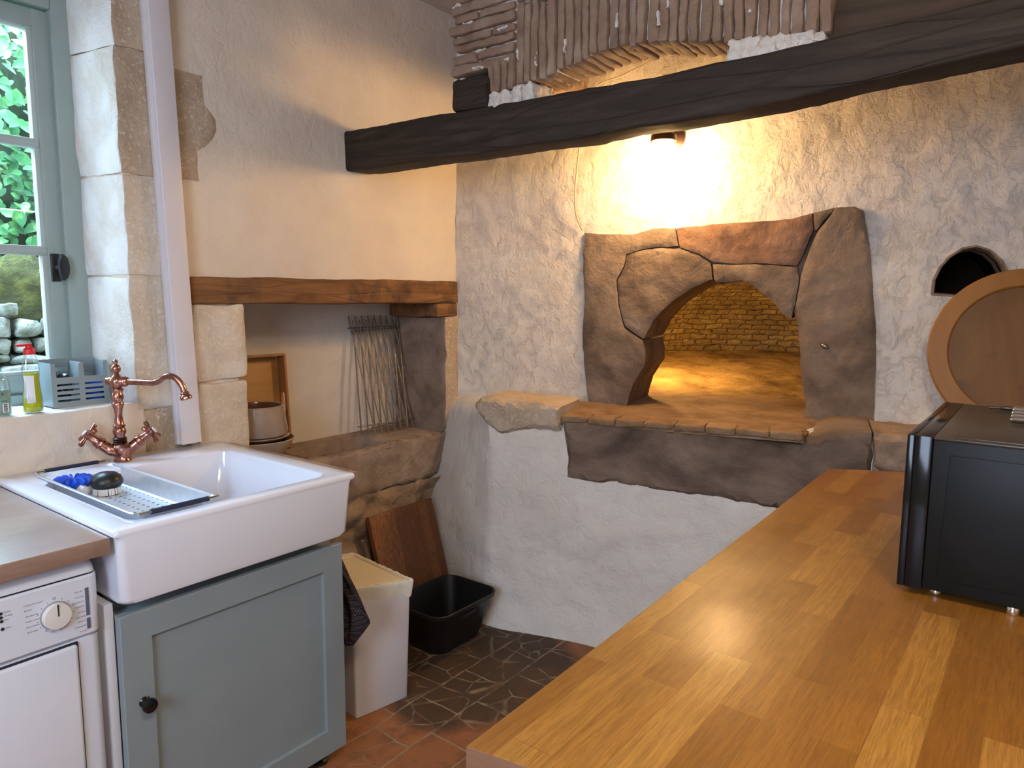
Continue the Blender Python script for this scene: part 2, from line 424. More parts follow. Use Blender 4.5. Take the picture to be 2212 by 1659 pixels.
M['chrome'] = plain('bright_chrome', (.80, .78, .74), .14, 1, var=.02)
M['dark_steel'] = plain('dark_steel_rod', (.34, .30, .26), .38, 1, var=.2, nscale=60)
M['frame'] = plain('grey_green_paint', (.30, .375, .355), .42, var=.04, nscale=8)
M['bead'] = plain('pale_green_paint', (.42, .49, .47), .4, var=.03)
M['trunk'] = plain('white_plastic_trunking', (.66, .63, .66), .4, var=.015)
M['bin'] = plain('white_bin_plastic', (.66, .63, .66), .4, var=.01)
M['liner'] = plain('cream_bin_liner', (.72, .66, .54), .5, var=.03, bump=.25, bscale=45)
M['lid'] = plain('cream_bin_lid', (.66, .56, .38), .45, var=.02)
M['tub'] = plain('black_tub_plastic', (.007, .007, .007), .4, bump=.08, bscale=300)
M['caddy'] = plain('grey_caddy_plastic', (.24, .30, .32), .35, var=.02)
M['wool'] = plain('steel_wool', (.05, .055, .07), .3, .8, var=.7, nscale=120)
M['blue'] = plain('blue_cloth', (.01, .09, .62), .5, var=.2)
M['white_brush'] = plain('white_bristle', (.72, .72, .72), .6, var=.1, nscale=90)
M['red_cap'] = plain('red_cap', (.62, .02, .03), .35)
M['soap'] = plain('yellow_green_soap', (.80, .80, .02), .15, var=.04, Transmission_Weight=.35)
M['gel'] = plain('pale_green_gel', (.50, .66, .52), .2, var=.03, Transmission_Weight=.5)
M['clear'] = glassy('clear_plastic', (.93, .97, .96), .10, .06)
M['label_w'] = plain('white_label', (.78, .80, .84), .5, var=.02)
M['vent_dark'] = plain('vent_shade_black', (.018, .011, .007), 1, spec=0)  # shade inside the bore put into a near-black colour
M['end_grain'] = wood('brown_end_grain', [(.15, .07, .035), (.21, .105, .055), (.25, .13, .07)], 1, 5, 6, .6, .2)
M['glass'] = glassy('window_glass', (.97, 1, .985), .02)
M['pot'] = plain('grey_stoneware', (.32, .24, .18), .22, var=.08, coat=.3)
M['pot_in'] = plain('brown_glaze', (.14, .055, .03), .2, var=.1, coat=.3)
M['pot_pale'] = plain('pale_stoneware', (.46, .37, .30), .25, var=.06, coat=.3)
M['cable'] = plain('cream_cable', (.42, .34, .24), .6)
M['ceiling'] = plain('white_ceiling', (.52, .47, .41), .9)
M['far_wall'] = plain('cream_room_wall', (.55, .49, .42), .9)
M['earth'] = stone('mossy_earth', [(.006, .008, .005), (.03, .034, .012), (.085, .095, .026)], 9, 1, 60)
M['dry_stone'] = stone('pale_garden_stone', [(.04, .045, .025), (.15, .155, .13), (.27, .275, .26)], 9, .7, 60)
def leaf_mat():
    m = N('laurel_leaf'); co = m.coord()
    c = m.ramp(m.noise(co, 7, 4, .7), [(.3, (.009, .048, .017)), (.5, (.028, .125, .040)), (.68, (.09, .22, .06))])
    return m.fin(c, None, .5, 0, .22)
M['leaf'] = leaf_mat()
def emis(name, col, s):
    m = N(name); e = m.n('ShaderNodeEmission'); e.inputs[0].default_value = (*col, 1); e.inputs[1].default_value = s
    m.l(e.outputs[0], m.out.inputs[0]); return m.m
M['globe'] = emis('lit_opal_glass', (1, .61, .25), 80)
def towel_mat():
    m = N('checked_towel'); ck = m.n('ShaderNodeTexChecker'); ck.inputs['Scale'].default_value = 160
    ck.inputs['Color1'].default_value = (.04, .03, .035, 1); ck.inputs['Color2'].default_value = (.13, .10, .10, 1)
    m.l(m.coord(), ck.inputs['Vector']); return m.fin(ck.outputs['Color'], m.bump(m.noise(m.coord(), 250, 3), .4, .003), .95, 0, .1)
M['towel'] = towel_mat()
def colander_mat():
    m = N('perforated_steel'); co = m.coord()
    v = m.vor(co, 38, 'F1', 0)
    c = m.ramp(v, [(.13, (.03, .04, .06)), (.17, (.74, .77, .82))])
    return m.fin(c, None, .34, .7, .5)
M['perf'] = colander_mat()
def dome_mat():
    m = N('ochre_vault_brick'); tc = m.n('ShaderNodeTexCoord')
    nz = m.n('ShaderNodeTexNoise'); nz.inputs['Scale'].default_value = 9; nz.inputs['Detail'].default_value = 4; m.l(tc.outputs['UV'], nz.inputs['Vector'])
    mx = m.n('ShaderNodeVectorMath', operation='MULTIPLY_ADD'); m.l(nz.outputs['Color'], mx.inputs[0]); mx.inputs[1].default_value = (.085, .07, 0); m.l(tc.outputs['UV'], mx.inputs[2])
    br = m.n('ShaderNodeTexBrick'); m.l(mx.outputs[0], br.inputs['Vector'])
    for a, b in (('Scale', 1), ('Mortar Size', .008), ('Brick Width', .105), ('Row Height', .052), ('Mortar Smooth', .6)): br.inputs[a].default_value = b
    br.inputs['Color1'].default_value = (.50, .36, .15, 1); br.inputs['Color2'].default_value = (.36, .24, .09, 1); br.inputs['Mortar'].default_value = (.30, .21, .10, 1)
    c = m.mix(m.ramp(m.noise(tc.outputs['UV'], 3.5, 5, .7), [(.42, (0, 0, 0)), (.66, (.8, .8, .8))]), br.outputs['Color'], (.17, .105, .042))
    h = m.math('SUBTRACT', m.noise(tc.outputs['UV'], 22, 5, .7), m.math('MULTIPLY', br.outputs['Fac'], 1.0))
    return m.fin(c, m.bump(h, 1.0, .05), .9, 0, .2)
M['dome'] = dome_mat()
def floor_mat():
    m = N('terracotta_tiles'); co = m.coord()
    nz = m.n('ShaderNodeTexNoise'); nz.inputs['Scale'].default_value = 7; nz.inputs['Detail'].default_value = 3; m.l(co, nz.inputs['Vector'])
    wv = m.n('ShaderNodeVectorMath', operation='MULTIPLY_ADD'); m.l(nz.outputs['Color'], wv.inputs[0]); wv.inputs[1].default_value = (.025, .025, 0); m.l(co, wv.inputs[2])
    br = m.n('ShaderNodeTexBrick', offset=.42); m.l(wv.outputs[0], br.inputs['Vector'])
    for a, b in (('Scale', 1), ('Mortar Size', .004), ('Brick Width', .235), ('Row Height', .176), ('Mortar Smooth', .3)): br.inputs[a].default_value = b
    br.inputs['Color1'].default_value = (.34, .135, .05, 1); br.inputs['Color2'].default_value = (.20, .085, .042, 1); br.inputs['Mortar'].default_value = (.25, .18, .11, 1)
    # broken, sooty tiles around the old hearth
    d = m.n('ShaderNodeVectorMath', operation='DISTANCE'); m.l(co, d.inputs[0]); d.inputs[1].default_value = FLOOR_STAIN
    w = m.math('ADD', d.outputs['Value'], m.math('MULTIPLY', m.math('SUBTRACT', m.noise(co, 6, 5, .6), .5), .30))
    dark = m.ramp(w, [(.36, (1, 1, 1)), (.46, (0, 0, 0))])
    crack = m.ramp(m.vor(wv.outputs[0], 7.5, 'DISTANCE_TO_EDGE'), [(.008, (.8, .8, .8)), (.03, (0, 0, 0))])
    fewer = m.ramp(m.noise(co, 4, 2), [(.50, (0, 0, 0)), (.54, (1, 1, 1))])
    few2 = m.ramp(m.noise(co, 5.5, 3), [(.44, (0, 0, 0)), (.52, (1, 1, 1))])
    cm = m.math('MULTIPLY', crack, m.math('MAXIMUM', m.math('MULTIPLY', dark, few2), m.math('MULTIPLY', fewer, .6)))
    lines = m.math('MAXIMUM', br.outputs['Fac'], cm)
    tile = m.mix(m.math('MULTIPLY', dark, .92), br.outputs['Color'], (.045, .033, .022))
    tile = m.mix(m.ramp(m.noise(co, 11, 6, .7), [(.48, (0, 0, 0)), (.72, (.75, .75, .75))]), tile, (.11, .05, .026))
    c = m.mix(m.math('MULTIPLY', lines, m.ramp(m.noise(co, 14, 3), [(.36, (.12, .12, .12)), (.62, (1, 1, 1))])), tile, (.29, .22, .135))
    h = m.math('SUBTRACT', m.noise(co, 12, 5), m.math('MULTIPLY', lines, .35))
    return m.fin(c, m.bump(h, .45, .01), .6, 0, .3)
# ------------------------------------------------------------------ the room's planes
YA = 2.38                                   # window wall
COR = ony(985, 600, YA); COR.z = 0          # corner of window wall and oven wall
UP_U = V(math.sin(R(13)), -math.cos(R(13)), 0); UP_N = V(math.cos(R(13)), math.sin(R(13)), 0)   # upper oven wall
LO_P = V(2.396, 1.635, 0); LO_U = V(math.sin(R(14)), -math.cos(R(14)), 0); LO_N = V(math.cos(R(14)), math.sin(R(14)), 0)  # lower, thicker oven wall
def sz(p, org, u): d = p - org; return (d.dot(u), d.z)
def up2(x, y, d=0): return sz(onp(x, y, COR + UP_N * d, UP_N), COR, UP_U)
def lo2(x, y, d=0): return sz(onp(x, y, LO_P + LO_N * d, LO_N), LO_P, LO_U)
def zp(pts): return [(960 + a / 2.212, 400 + b / 2.212) for a, b in pts]

# floor, ceiling, plain far walls
bm = NB(); bmesh.ops.create_grid(bm, x_segments=60, y_segments=60, size=.5)
for v in bm.verts:
    v.co = V(.9 + v.co.x * 5.0, .5 + v.co.y * 4.4, 0); v.co.z = 0
struct('floor', bm, floor_mat(), recalc=False)
bm = NB(); box(bm, (-1.6, -1.7, 2.75), (3.4, 2.75, 2.85)); struct('ceiling', bm, M['ceiling'])
bm = NB(); box(bm, (-1.6, -1.75, 0), (3.4, -1.65, 2.75)); struct('wall_right', bm, M['far_wall'])
bm = NB(); box(bm, (-1.65, -1.65, 0), (-1.55, 2.4, 2.75)); struct('wall_front', bm, M['far_wall'])

# ---- window wall
WX0, WX1, WZ0, WZ1 = .05, 1.085, 1.085, 2.42
NX0, NX1, NZ0, NZ1 = 1.488, 2.563, .768, 1.405
rect = lambda a, b, c, d: [(a, c), (b, c), (b, d), (a, d)]
wa = lambda p, d: .006 * fbm(p, 2.2, 3, 1) + .0035 * fbm(p, 8, 3, 2)
bm = NB()
panel(bm, rect(-1.55, 2.72, 0, 2.75), [rect(WX0, WX1 + .03, 1.0, WZ1), rect(NX0 - .03, NX1 + .03, NZ0 - .02, NZ1 + .04)],
      org=(0, YA, 0), step=.035, disp=wa)
wall_left = struct('wall_left', bm, M['plaster_wall'])
# outer skin of the wall, with the same window hole, keeps daylight out of the cavity
bm = NB()
for lo, hi in (((-1.6, 2.80, -.05), (WX0 - .02, 2.9, 2.8)), ((WX1 + .06, 2.80, -.05), (3.6, 2.9, 2.8)), ((WX0 - .02, 2.80, -.05), (WX1 + .06, 2.9, 1.0)), ((WX0 - .02, 2.80, 2.44), (WX1 + .06, 2.9, 2.8))):
    box(bm, lo, hi)
for lo, hi in (((WX0 - .08, 2.39, 1.0), (WX0, 2.82, 2.5)), ((WX0 - .08, 2.39, 2.42), (WX1 + .3, 2.82, 2.5))): box(bm, lo, hi)
struct('wall_outer', bm, M['limestone'])

# limestone quoins of the window jamb: front face and whitewashed reveal in one block each
cuts = [(2.201, 2.75), (1.817, 2.199), (1.4985, 1.815), (1.062, 1.4965), (.74, 1.060)]
for i, (z0, z1) in enumerate(cuts):
    bm = NB()
    if i < 4:
        def warp(p, z0=z0, z1=z1):
            t = (p.y - 2.372) / .30
            if p.x < 1.15: p.x += (1 - (p.x - 1.085) / .065) * (-.045 * t + (-.012 + (2.35 - p.z) * .0125))
            if p.x > 1.2: p.x += -.05 * (p.z - .93) / 1.8
            return p
        rblock(bm, (1.085, 2.372 + .002 * (i % 2), z0), (1.262, 2.70, z1), .02, .006, .006, 9, 20 + i, pl=warp)
    else:
        rblock(bm, (1.105, 2.373, z0), (1.262, 2.47, z1), .026, .008, .004, 9, 20 + i)
    me = obj('jamb_stone', bm, [M['limestone'] if i in (2, 3) else M['limestone_b'], M['reveal']], wall_left)
    for p in me.data.polygons:
        if p.normal.x < -.6: p.material_index = 1
bm = NB()
def warp_m(p):
    t = (p.y - 2.372) / .30
    if p.x < 1.15: p.x += (1 - (p.x - 1.085) / .065) * (-.045 * t + (-.012 + (2.35 - p.z) * .0125))
    if p.x > 1.2: p.x += -.05 * (p.z - .93) / 1.8
    return p
rblock(bm, (1.0905, 2.3785, 1.07), (1.258, 2.69, 2.74), .05, .002, .001, 9, 19, pl=warp_m)
obj('jamb_mortar', bm, M['limestone'], wall_left)
# bare stone patch in the plaster beside the trunking
pat = [(330, 142), (380, 148), (410, 156), (438, 163), (439, 195), (441, 226), (455, 240), (467, 258), (468, 280), (460, 300), (444, 316), (425, 325), (427, 360), (430, 391), (405, 386), (345, 384)]
bm = NB(); panel(bm, [sz(ony(x, y, YA - .01), V(0, YA, 0), V(1, 0, 0)) for x, y in pat], org=(0, YA - .009, 0), step=.016, depth=.014, rnd=.004, jag=.004,
                 disp=lambda p, d: .002 * fbm(p, 20, 3, 5))
obj('bare_stone_patch', bm, M['limestone_b'], wall_left)
# sill front and sill
bm = NB(); rblock(bm, (-.02, 2.374, .88), (1.112, 2.66, 1.085), .03, .009, .0035, 10, 41)
sill = bm

# ---- niche: lintel, jambs, back, stone sink
bm = NB(); rblock(bm, (1.283, 2.362, 1.405), (2.652, 2.62, 1.500), .035, .012, .004, 7, 51, pl=lambda p: V(p.x, p.y, p.z + .012 * (p.x - 1.28) / 1.37 * (1 if p.z > 1.45 else 0)))
lintel = empty('timber_lintel', (1.96, 2.45, 1.40), 'brown oak lintel beam over the wall niche, with long drying cracks', 'beam')
obj('lintel_beam', bm, M['lintel'], lintel)
bm = NB(); rblock(bm, (2.505, 2.368, 1.338), (2.652, 2.70, 1.404), .03, .008, .003, 9, 52)
obj('bearing_block', bm, M['lintel'], lintel)
for i, (x0, x1, z0, z1) in enumerate(((1.287, 1.488, 1.135, 1.403), (1.290, 1.492, .70, 1.130))):
    bm = NB(); rblock(bm, (x0, 2.362 + .004 * i, z0), (x1, 2.74, z1), .024, .014, .009, 8, 60 + i)
    obj('niche_jamb_stone', bm, M['limestone'], wall_left)
bm = NB(); rblock(bm, (2.563, 2.367, .745), (2.655, 2.75, 1.336), .022, .008, .008, 9, 63)
o = obj('niche_jamb_stone', bm, [M['limestone_b'], M['niche_stone']], wall_left)
for p in o.data.polygons:
    if p.normal.x < -.5: p.material_index = 1
bm = NB(); panel(bm, rect(1.40, 2.62, .70, 1.50), org=(0, 2.725, 0), step=.03, disp=lambda p, d: .006 * fbm(p, 5, 3, 8) + .004 * fbm(p, 14, 2, 9))
obj('niche_back', bm, M['plaster_niche'], wall_left)
bm = NB(); box(bm, (1.40, 2.62, 1.44), (2.64, 2.76, 1.50)); obj('niche_head', bm, M['niche_stone'], wall_left)

ss = empty('stone_sink', (1.95, 2.5, .55), 'old weathered stone sink slab with a shallow basin, built into the niche', 'sink')
slab_o = [(1.33, 2.356), (2.60, 2.362), (2.60, 2.76), (1.33, 2.76)]
basin = [(1.80, 2.425), (2.14, 2.415), (2.205, 2.43), (2.245, 2.60), (2.215, 2.636), (1.80, 2.636)]
bm = NB()
panel(bm, slab_o, [basin], org=(0, 0, .768), u=(1, 0, 0), v=(0, 1, 0), n=(0, 0, -1), step=.025, rnd=.015, disp=lambda p, d: .004 * fbm(p, 9, 3, 12), depth=0)
bl = resample(basin, .03); c0 = V(1.92, 2.54, 0)
loft(bm, [[V(x, y, .768 - .004) for x, y in bl], [V(x, y, .755).lerp(V(c0.x, c0.y, .755), .02) for x, y in bl], [V(x, y, .712).lerp(V(c0.x, c0.y, .712), .06) for x, y in bl]], False, True)
obj('sink_top', bm, M['slab'], ss, recalc=False)
def slabface(p, d):
    return .003 * fbm(p, 6, 3, 14) + .004 * fbm(p, 18, 3, 15) - (.03 * max(0, (.60 - p.z) / .1) ** 2 if p.z < .6 else 0)
bm = NB(); panel(bm, [(1.33, .53), (1.7, .55), (1.95, .535), (2.2, .57), (2.38, .55), (2.50, .575), (2.60, .768), (1.33, .768)], org=(0, 2.356, 0), step=.018, disp=slabface, depth=.05, jag=.02, rnd=.012)
obj('sink_front', bm, M['slab'], ss)
# rubble masonry below the slab
def rub(p, d):
    q = V(p.x * 7 + .3 * noise.noise(p * 9), p.z * 10 + .3 * noise.noise(p * 8 + V(5, 0, 0)), .5)
    ds, _ = noise.voronoi(q)
    return .045 * max(0, 1 - (ds[0] / .75) ** 2) - .022 + .012 * fbm(p, 11, 4, 17)
bm = NB(); panel(bm, [(1.30, 0), (2.56, 0), (2.60, .57), (1.30, .57)], org=(0, YA - .028, 0), step=.012, disp=rub, seed=3)
obj('rubble_masonry', bm, M['rubble'], wall_left)

# ---- upper oven wall, with openings for the oven surround and the round-headed vent
SUR = zp([(668, 226), (760, 232), (900, 234), (1000, 207), (1105, 203), (1300, 184), (1500, 172), (1660, 158), (1760, 128), (1865, 105), (1960, 99), (2005, 122), (2030, 280), (2050, 500), (2064, 700), (2060, 900), (2053, 1152), (1900, 1150), (1720, 1130), (1300, 1100), (690, 1058), (664, 850), (657, 700), (668, 560), (660, 400)])
sur2 = [up2(x, y) for x, y in SUR]
cx = sum(p[0] for p in sur2) / len(sur2); cz = sum(p[1] for p in sur2) / len(sur2)
hole = [(cx + (s - cx) * .965, cz + (z - cz) * .965) for s, z in sur2]
VENT = [(2013, 636), (2016, 606), (2030, 577), (2052, 553), (2080, 536), (2110, 531), (2140, 541), (2165, 563), (2180, 590), (2186, 615), (2186, 650), (2100, 644)]
vent2 = [up2(x, y) for x, y in VENT]
wc = lambda p, d: .006 * fbm(p, 2.0, 3, 21) + .005 * fbm(p, 7, 3, 22) + .006 * fbm(p, 24, 3, 23)
bm = NB()
panel(bm, [(0, .80), (4.2, .80), (4.2, 2.75), (0, 2.75)], [hole, vent2], org=COR, u=UP_U, n=UP_N, step=.026, disp=wc)
wall_back = struct('wall_back', bm, M['plaster'])
# unseen shell added behind the oven wall to shut out sky light
bm = NB()
for (s0, s1, z0, z1) in ((-.25, .50, -.05, 2.75), (2.32, 4.3, -.05, 1.40), (2.6, 4.3, 1.40, 2.75), (.5, 2.6, 2.05, 2.75)):
    if s0 == 2.32: s0 = 2.0
    lo = COR + UP_U * s0 + UP_N * .42 + V(0, 0, z0)
    prism(bm, [(0, 0), (s1 - s0, 0), (s1 - s0, z1 - z0), (0, z1 - z0)], lo, UP_U, V(0, 0, 1), UP_N, .1)
box(bm, (5.4, -1.8, -.05), (5.5, 3.0, 2.85)); box(bm, (3.35, -1.8, 2.75), (5.5, 3.0, 2.85)); box(bm, (2.6, 2.74, 2.75), (3.4, 3.0, 2.85))
box(bm, (3.3, 2.9, -.05), (5.5, 3.0, 2.8)); box(bm, (3.3, -1.8, -.05), (5.5, -1.7, 2.8))
obj('sky_block_shell', bm, M['soot'], wall_back)

# ---- lower oven wall: thicker, with a rolled shoulder and a plastered ledge
def lo_plan(t, z):
    w0 = ony(940, 1090, YA); x0 = w0.x - .05 + .20 * max(0, (z - .40)) / .55
    pts = [V(x0, YA + .03, 0), V((x0 + 2.33) / 2 + .005, 2.14, 0), V(2.335, 1.905, 0), V(2.362, 1.77, 0), LO_P, LO_P + LO_U * 2.9]
    L = [0]
    for a, b in zip(pts, pts[1:]): L.append(L[-1] + (b - a).length)
    t = t * L[-1]
    for i in range(len(L) - 1):
        if t <= L[i + 1] or i == len(L) - 2:
            k = (t - L[i]) / (L[i + 1] - L[i]); return pts[i].lerp(pts[i + 1], k), i
bm = NB(); rows = []
nt, ZT, RS = 130, .945, .085
prof = [(0, z) for z in np.linspace(0, ZT - RS, 36)] + [(RS * (1 - math.cos(a)), ZT - RS + RS * math.sin(a)) for a in np.linspace(.2, math.pi / 2, 8)] + [(RS + x, ZT + .006) for x in np.linspace(.03, .36, 9)]
for d, z in prof:
    row = []
    for i in range(nt + 1):
        p, k = lo_plan((i / nt), z)
        q = p + LO_N * d + V(0, 0, z)
        q = q - LO_N * (.012 * fbm(q, 2.5, 3, 31) + .008 * fbm(q, 7, 3, 32) + .004 * fbm(q, 20, 3, 33))
        q.x -= .02 * max(0, 1 - z / .12)
        row.append(q)
    rows.append(row)
loft(bm, rows, closed=False)
obj('lower_wall', bm, M['plaster_low'], wall_back)

# ---- the bread oven
oc = COR + UP_U * 1.35 + UP_N * .15
oven = empty('bread_oven', (oc.x, oc.y, .67), 'stone bread oven with lit brick vault, arched mouth and sooty sill in the white wall', 'oven')
S1 = [(668, 228), (760, 234), (900, 234), (1000, 207), (1103, 205), (1108, 240), (1116, 290), (1060, 297), (1010, 296), (940, 306), (866, 330), (855, 385), (819, 456), (828, 570), (858, 682), (905, 715), (946, 742), (958, 800), (957, 860), (925, 910), (898, 952), (884, 1000), (870, 1054), (690, 1054), (676, 960), (664, 850), (658, 700), (662, 640), (668, 560), (666, 480), (660, 400), (664, 300)]
S2 = [(870, 334), (940, 311), (1010, 301), (1060, 302), (1120, 302), (1212, 334), (1270, 374), (1281, 448), (1180, 492), (1100, 542), (1048, 590), (1000, 642), (974, 690), (950, 735), (908, 709), (864, 677), (834, 570), (825, 458), (859, 389)]
S3 = [(1111, 205), (1200, 195), (1300, 186), (1420, 178), (1500, 174), (1600, 166), (1660, 160), (1757, 132), (1763, 212), (1735, 280), (1699, 360), (1684, 385), (1580, 378), (1480, 372), (1380, 376), (1285, 368), (1216, 327), (1124, 297), (1114, 250)]
S4 = [(1280, 378), (1380, 381), (1480, 377), (1580, 383), (1683, 390), (1694, 440), (1680, 540), (1664, 600), (1658, 638), (1625, 622), (1590, 582), (1545, 535), (1500, 500), (1460, 470), (1420, 452), (1360, 462), (1300, 464), (1288, 450)]
S5 = [(1871, 106), (1960, 101), (2004, 122), (2018, 200), (2030, 280), (2042, 400), (2050, 500), (2055, 600), (2063, 700), (2062, 800), (2060, 900), (2056, 1040), (2052, 1150), (1900, 1146), (1722, 1124), (1728, 1040), (1718, 1000), (1710, 940), (1702, 870), (1700, 800), (1692, 720), (1684, 650), (1670, 606), (1686, 540), (1702, 440), (1718, 385), (1752, 290), (1786, 218), (1840, 150)]
S6 = [(1763, 131), (1863, 107), (1832, 148), (1779, 213), (1770, 214)]
for i, (pl, mt, dep, fr, nm) in enumerate(((S1, 'oven_stone', .40, -.022, 'jamb_stone'), (S2, 'oven_stone', .40, -.022, 'arch_stone'), (S3, 'oven_red', .3, -.022, 'lintel_stone'), (S4, 'oven_stone', .36, -.022, 'arch_stone'), (S5, 'oven_stone', .36, -.022, 'jamb_stone'), (S6, 'oven_stone', .2, -.022, 'lintel_stone'))):
    bm = NB(); p2 = [up2(x, y, fr) for x, y in zp(pl)]
    panel(bm, p2, org=COR + UP_N * fr, u=UP_U, n=UP_N, step=.016, rnd=.006, jag=.0035, depth=dep, seed=i * 5,
          disp=lambda p, d: .007 * fbm(p, 3.5, 3, 40) + .005 * fbm(p, 13, 3, 41) + .003 * fbm(p, 40, 3, 42))
    obj(nm, bm, M[mt], oven)
pg = onp(1782, 748, COR + UP_N * -.026, UP_N)
bm = NB(); bmesh.ops.create_uvsphere(bm, u_segments=16, v_segments=10, radius=.014)
for v in bm.verts: v.co = pg + UP_U * v.co.x * 1.2 + UP_N * v.co.y + V(0, 0, v.co.z * .8 - v.co.x * .35)
obj('dent_knob', bm, M['dark_steel'], oven)  # knob added in place of a small dark dent in the stone
# mortar bed behind the joints
ARCH = [(870, 1100), (880, 1000), (905, 940), (962, 855), (950, 740), (1000, 640), (1100, 540), (1180, 490), (1270, 452), (1420, 450), (1500, 498), (1590, 580), (1660, 640), (1690, 660), (1700, 800), (1712, 950), (1730, 1040), (1722, 1130)]
ar2 = [up2(x, y) for x, y in zp(ARCH)]; ax = sum(p[0] for p in ar2) / len(ar2)
ar2 = [(ax + (s - ax) * 1.05, z + (.02 if z > 1.0 else -.08)) for s, z in ar2]
bed = [(cx + (s - cx) * .985, cz + (z - cz) * .985) for s, z in sur2]
bed = [p for p in bed if p[1] > 1.0] ; bed = bed + [(bed[-1][0], .86), (bed[0][0], .86)]
bm = NB(); panel(bm, bed, [[(s, max(z, .87)) for s, z in ar2]], org=COR + UP_N * .02, u=UP_U, n=UP_N, step=.04, depth=.2, disp=lambda p, d: .004 * fbm(p, 9, 3, 45))
obj('mortar_bed', bm, M['oven_stone'], oven)
# vault
VS, VD0, VD1, VW, VH = up2(1585, 800)[0], .34, 2.15, 1.02, .74
bm = NB(); rows = []; uvs = {}
na, ne = 120, 44
for j in range(ne + 1):
    e = math.pi / 2 * j / ne; row = []
    for i in range(na):
        a = 2 * math.pi * i / na
        ce = max(math.cos(e), 1e-4) ** .62
        d = (VD0 + VD1) / 2 + math.sin(a) * (VD1 - VD0) / 2 * ce; s = VS + math.cos(a) * VW * ce
        rr = .016 * fbm((a * 2, e * 3, 1), 3, 3, 47)
        v = bm.verts.new(COR + UP_U * (s + rr) + UP_N * (d + rr) + V(0, 0, .90 + VH * math.sin(e) + .16 * 0))
        uvs[v] = (a * .95, e * .95); row.append(v)
    rows.append(row)
uvl = bm.loops.layers.uv.new('UVMap')
for a, b in zip(rows, rows[1:]):
    for i in range(na):
        k = (i + 1) % na; c = (a[i].co + a[k].co + b[i].co + b[k].co) / 4
        s, z = sz(c, COR, UP_U); d = (c - COR).dot(UP_N)
        if d < .62 and ar2[0][0] - .1 < s < ar2[-1][0] + .1 and z < 1.60: continue
        f = bm.faces.new((a[i], a[k], b[k], b[i]))
        for l in f.loops:
            uu, vv = uvs[l.vert]
            if k == 0 and uu == 0: uu = 2 * math.pi * .95
            l[uvl].uv = (uu, vv)
obj('brick_vault', bm, M['dome'], oven, recalc=False)
# throat between the stones and the vault
th = [up2(x, y) for x, y in zp(ARCH)]; tc = sum(p[0] for p in th) / len(th)
bm = NB(); loft(bm, [[COR + UP_U * (tc + (s - tc) * k) + UP_N * d + V(0, 0, max(.86, z + dz)) for s, z in th] for d, k, dz in ((.30, 1.06, .03), (.42, 1.14, .05))], closed=False)
obj('oven_throat', bm, M['dome'], oven)
# vault floor, gently rising to the back
bm = NB()
fl = [(VS + math.cos(a) * (VW + .05), (VD0 + VD1) / 2 + math.sin(a) * ((VD1 - VD0) / 2 + .05)) for a in np.linspace(0, 2 * math.pi, 48, endpoint=False)]
def ofloor(p, dd):
    d = (p - COR).dot(UP_N)
    return .075 * max(0, d - .45) ** 1.0 + .012 * fbm(p, 5, 3, 49) + .008 * fbm(p, 16, 3, 50)
bm = NB(); panel(bm, fl, org=COR + V(0, 0, .948), u=UP_U, v=UP_N, n=(0, 0, -1), step=.035, disp=ofloor)
obj('vault_floor', bm, M['vault_floor'], oven, recalc=False)
# hearth tiles: ledge in front of and through the mouth
def lo_xy(x, y, d=0): p = onp(x, y, LO_P + LO_N * d, LO_N); return (p.x, p.y)
fa, fb, fc = lo_xy(1213, 893, -.012), lo_xy(1735, 957, -.012), lo_xy(1890, 950, -.012)
ba = COR + UP_U * (sur2[0][0] - .10) + UP_N * .03
bb = COR + UP_U * (ar2[0][0] - .02) + UP_N * .03; bc = COR + UP_U * (ar2[0][0] - .02) + UP_N * .62; be = COR + UP_U * (ar2[-1][0] + .05) + UP_N * .62
bf = COR + UP_U * (ar2[-1][0] + .05) + UP_N * .03
P2 = lambda p: (p.x, p.y)
hp = [fa, fb, P2(bf), P2(be), P2(bc), P2(bb), P2(ba)]
bm = NB(); panel(bm, hp, org=(0, 0, .957), u=(1, 0, 0), v=(0, 1, 0), n=(0, 0, -1), step=.022, rnd=.008, depth=.03, disp=lambda p, d: .005 * fbm(p, 7, 3, 52) + .003 * fbm(p, 25, 3, 53))
obj('hearth_slab', bm, M['hearth'], oven)
# thin brick edging along the ledge
bm = NB(); a, b = V(*fa, 0), V(*fb, 0); nb = 8
for i in range(nb):
    p, q = a.lerp(b, i / nb), a.lerp(b, (i + 1) / nb); w = (q - p).length
    Mx = Matrix.Translation(p + V(0, 0, .938)) @ Matrix(((LO_U.x, LO_N.x, 0, 0), (LO_U.y, LO_N.y, 0, 0), (0, 0, 1, 0), (0, 0, 0, 1)))
    rblock(bm, (.002, -.012, -.002 * (i % 3)), (w - .003, .10, .024), .02, .007, .006, 22, 70 + i, M=Mx)
obj('brick_edging', bm, M['hearth'], oven)
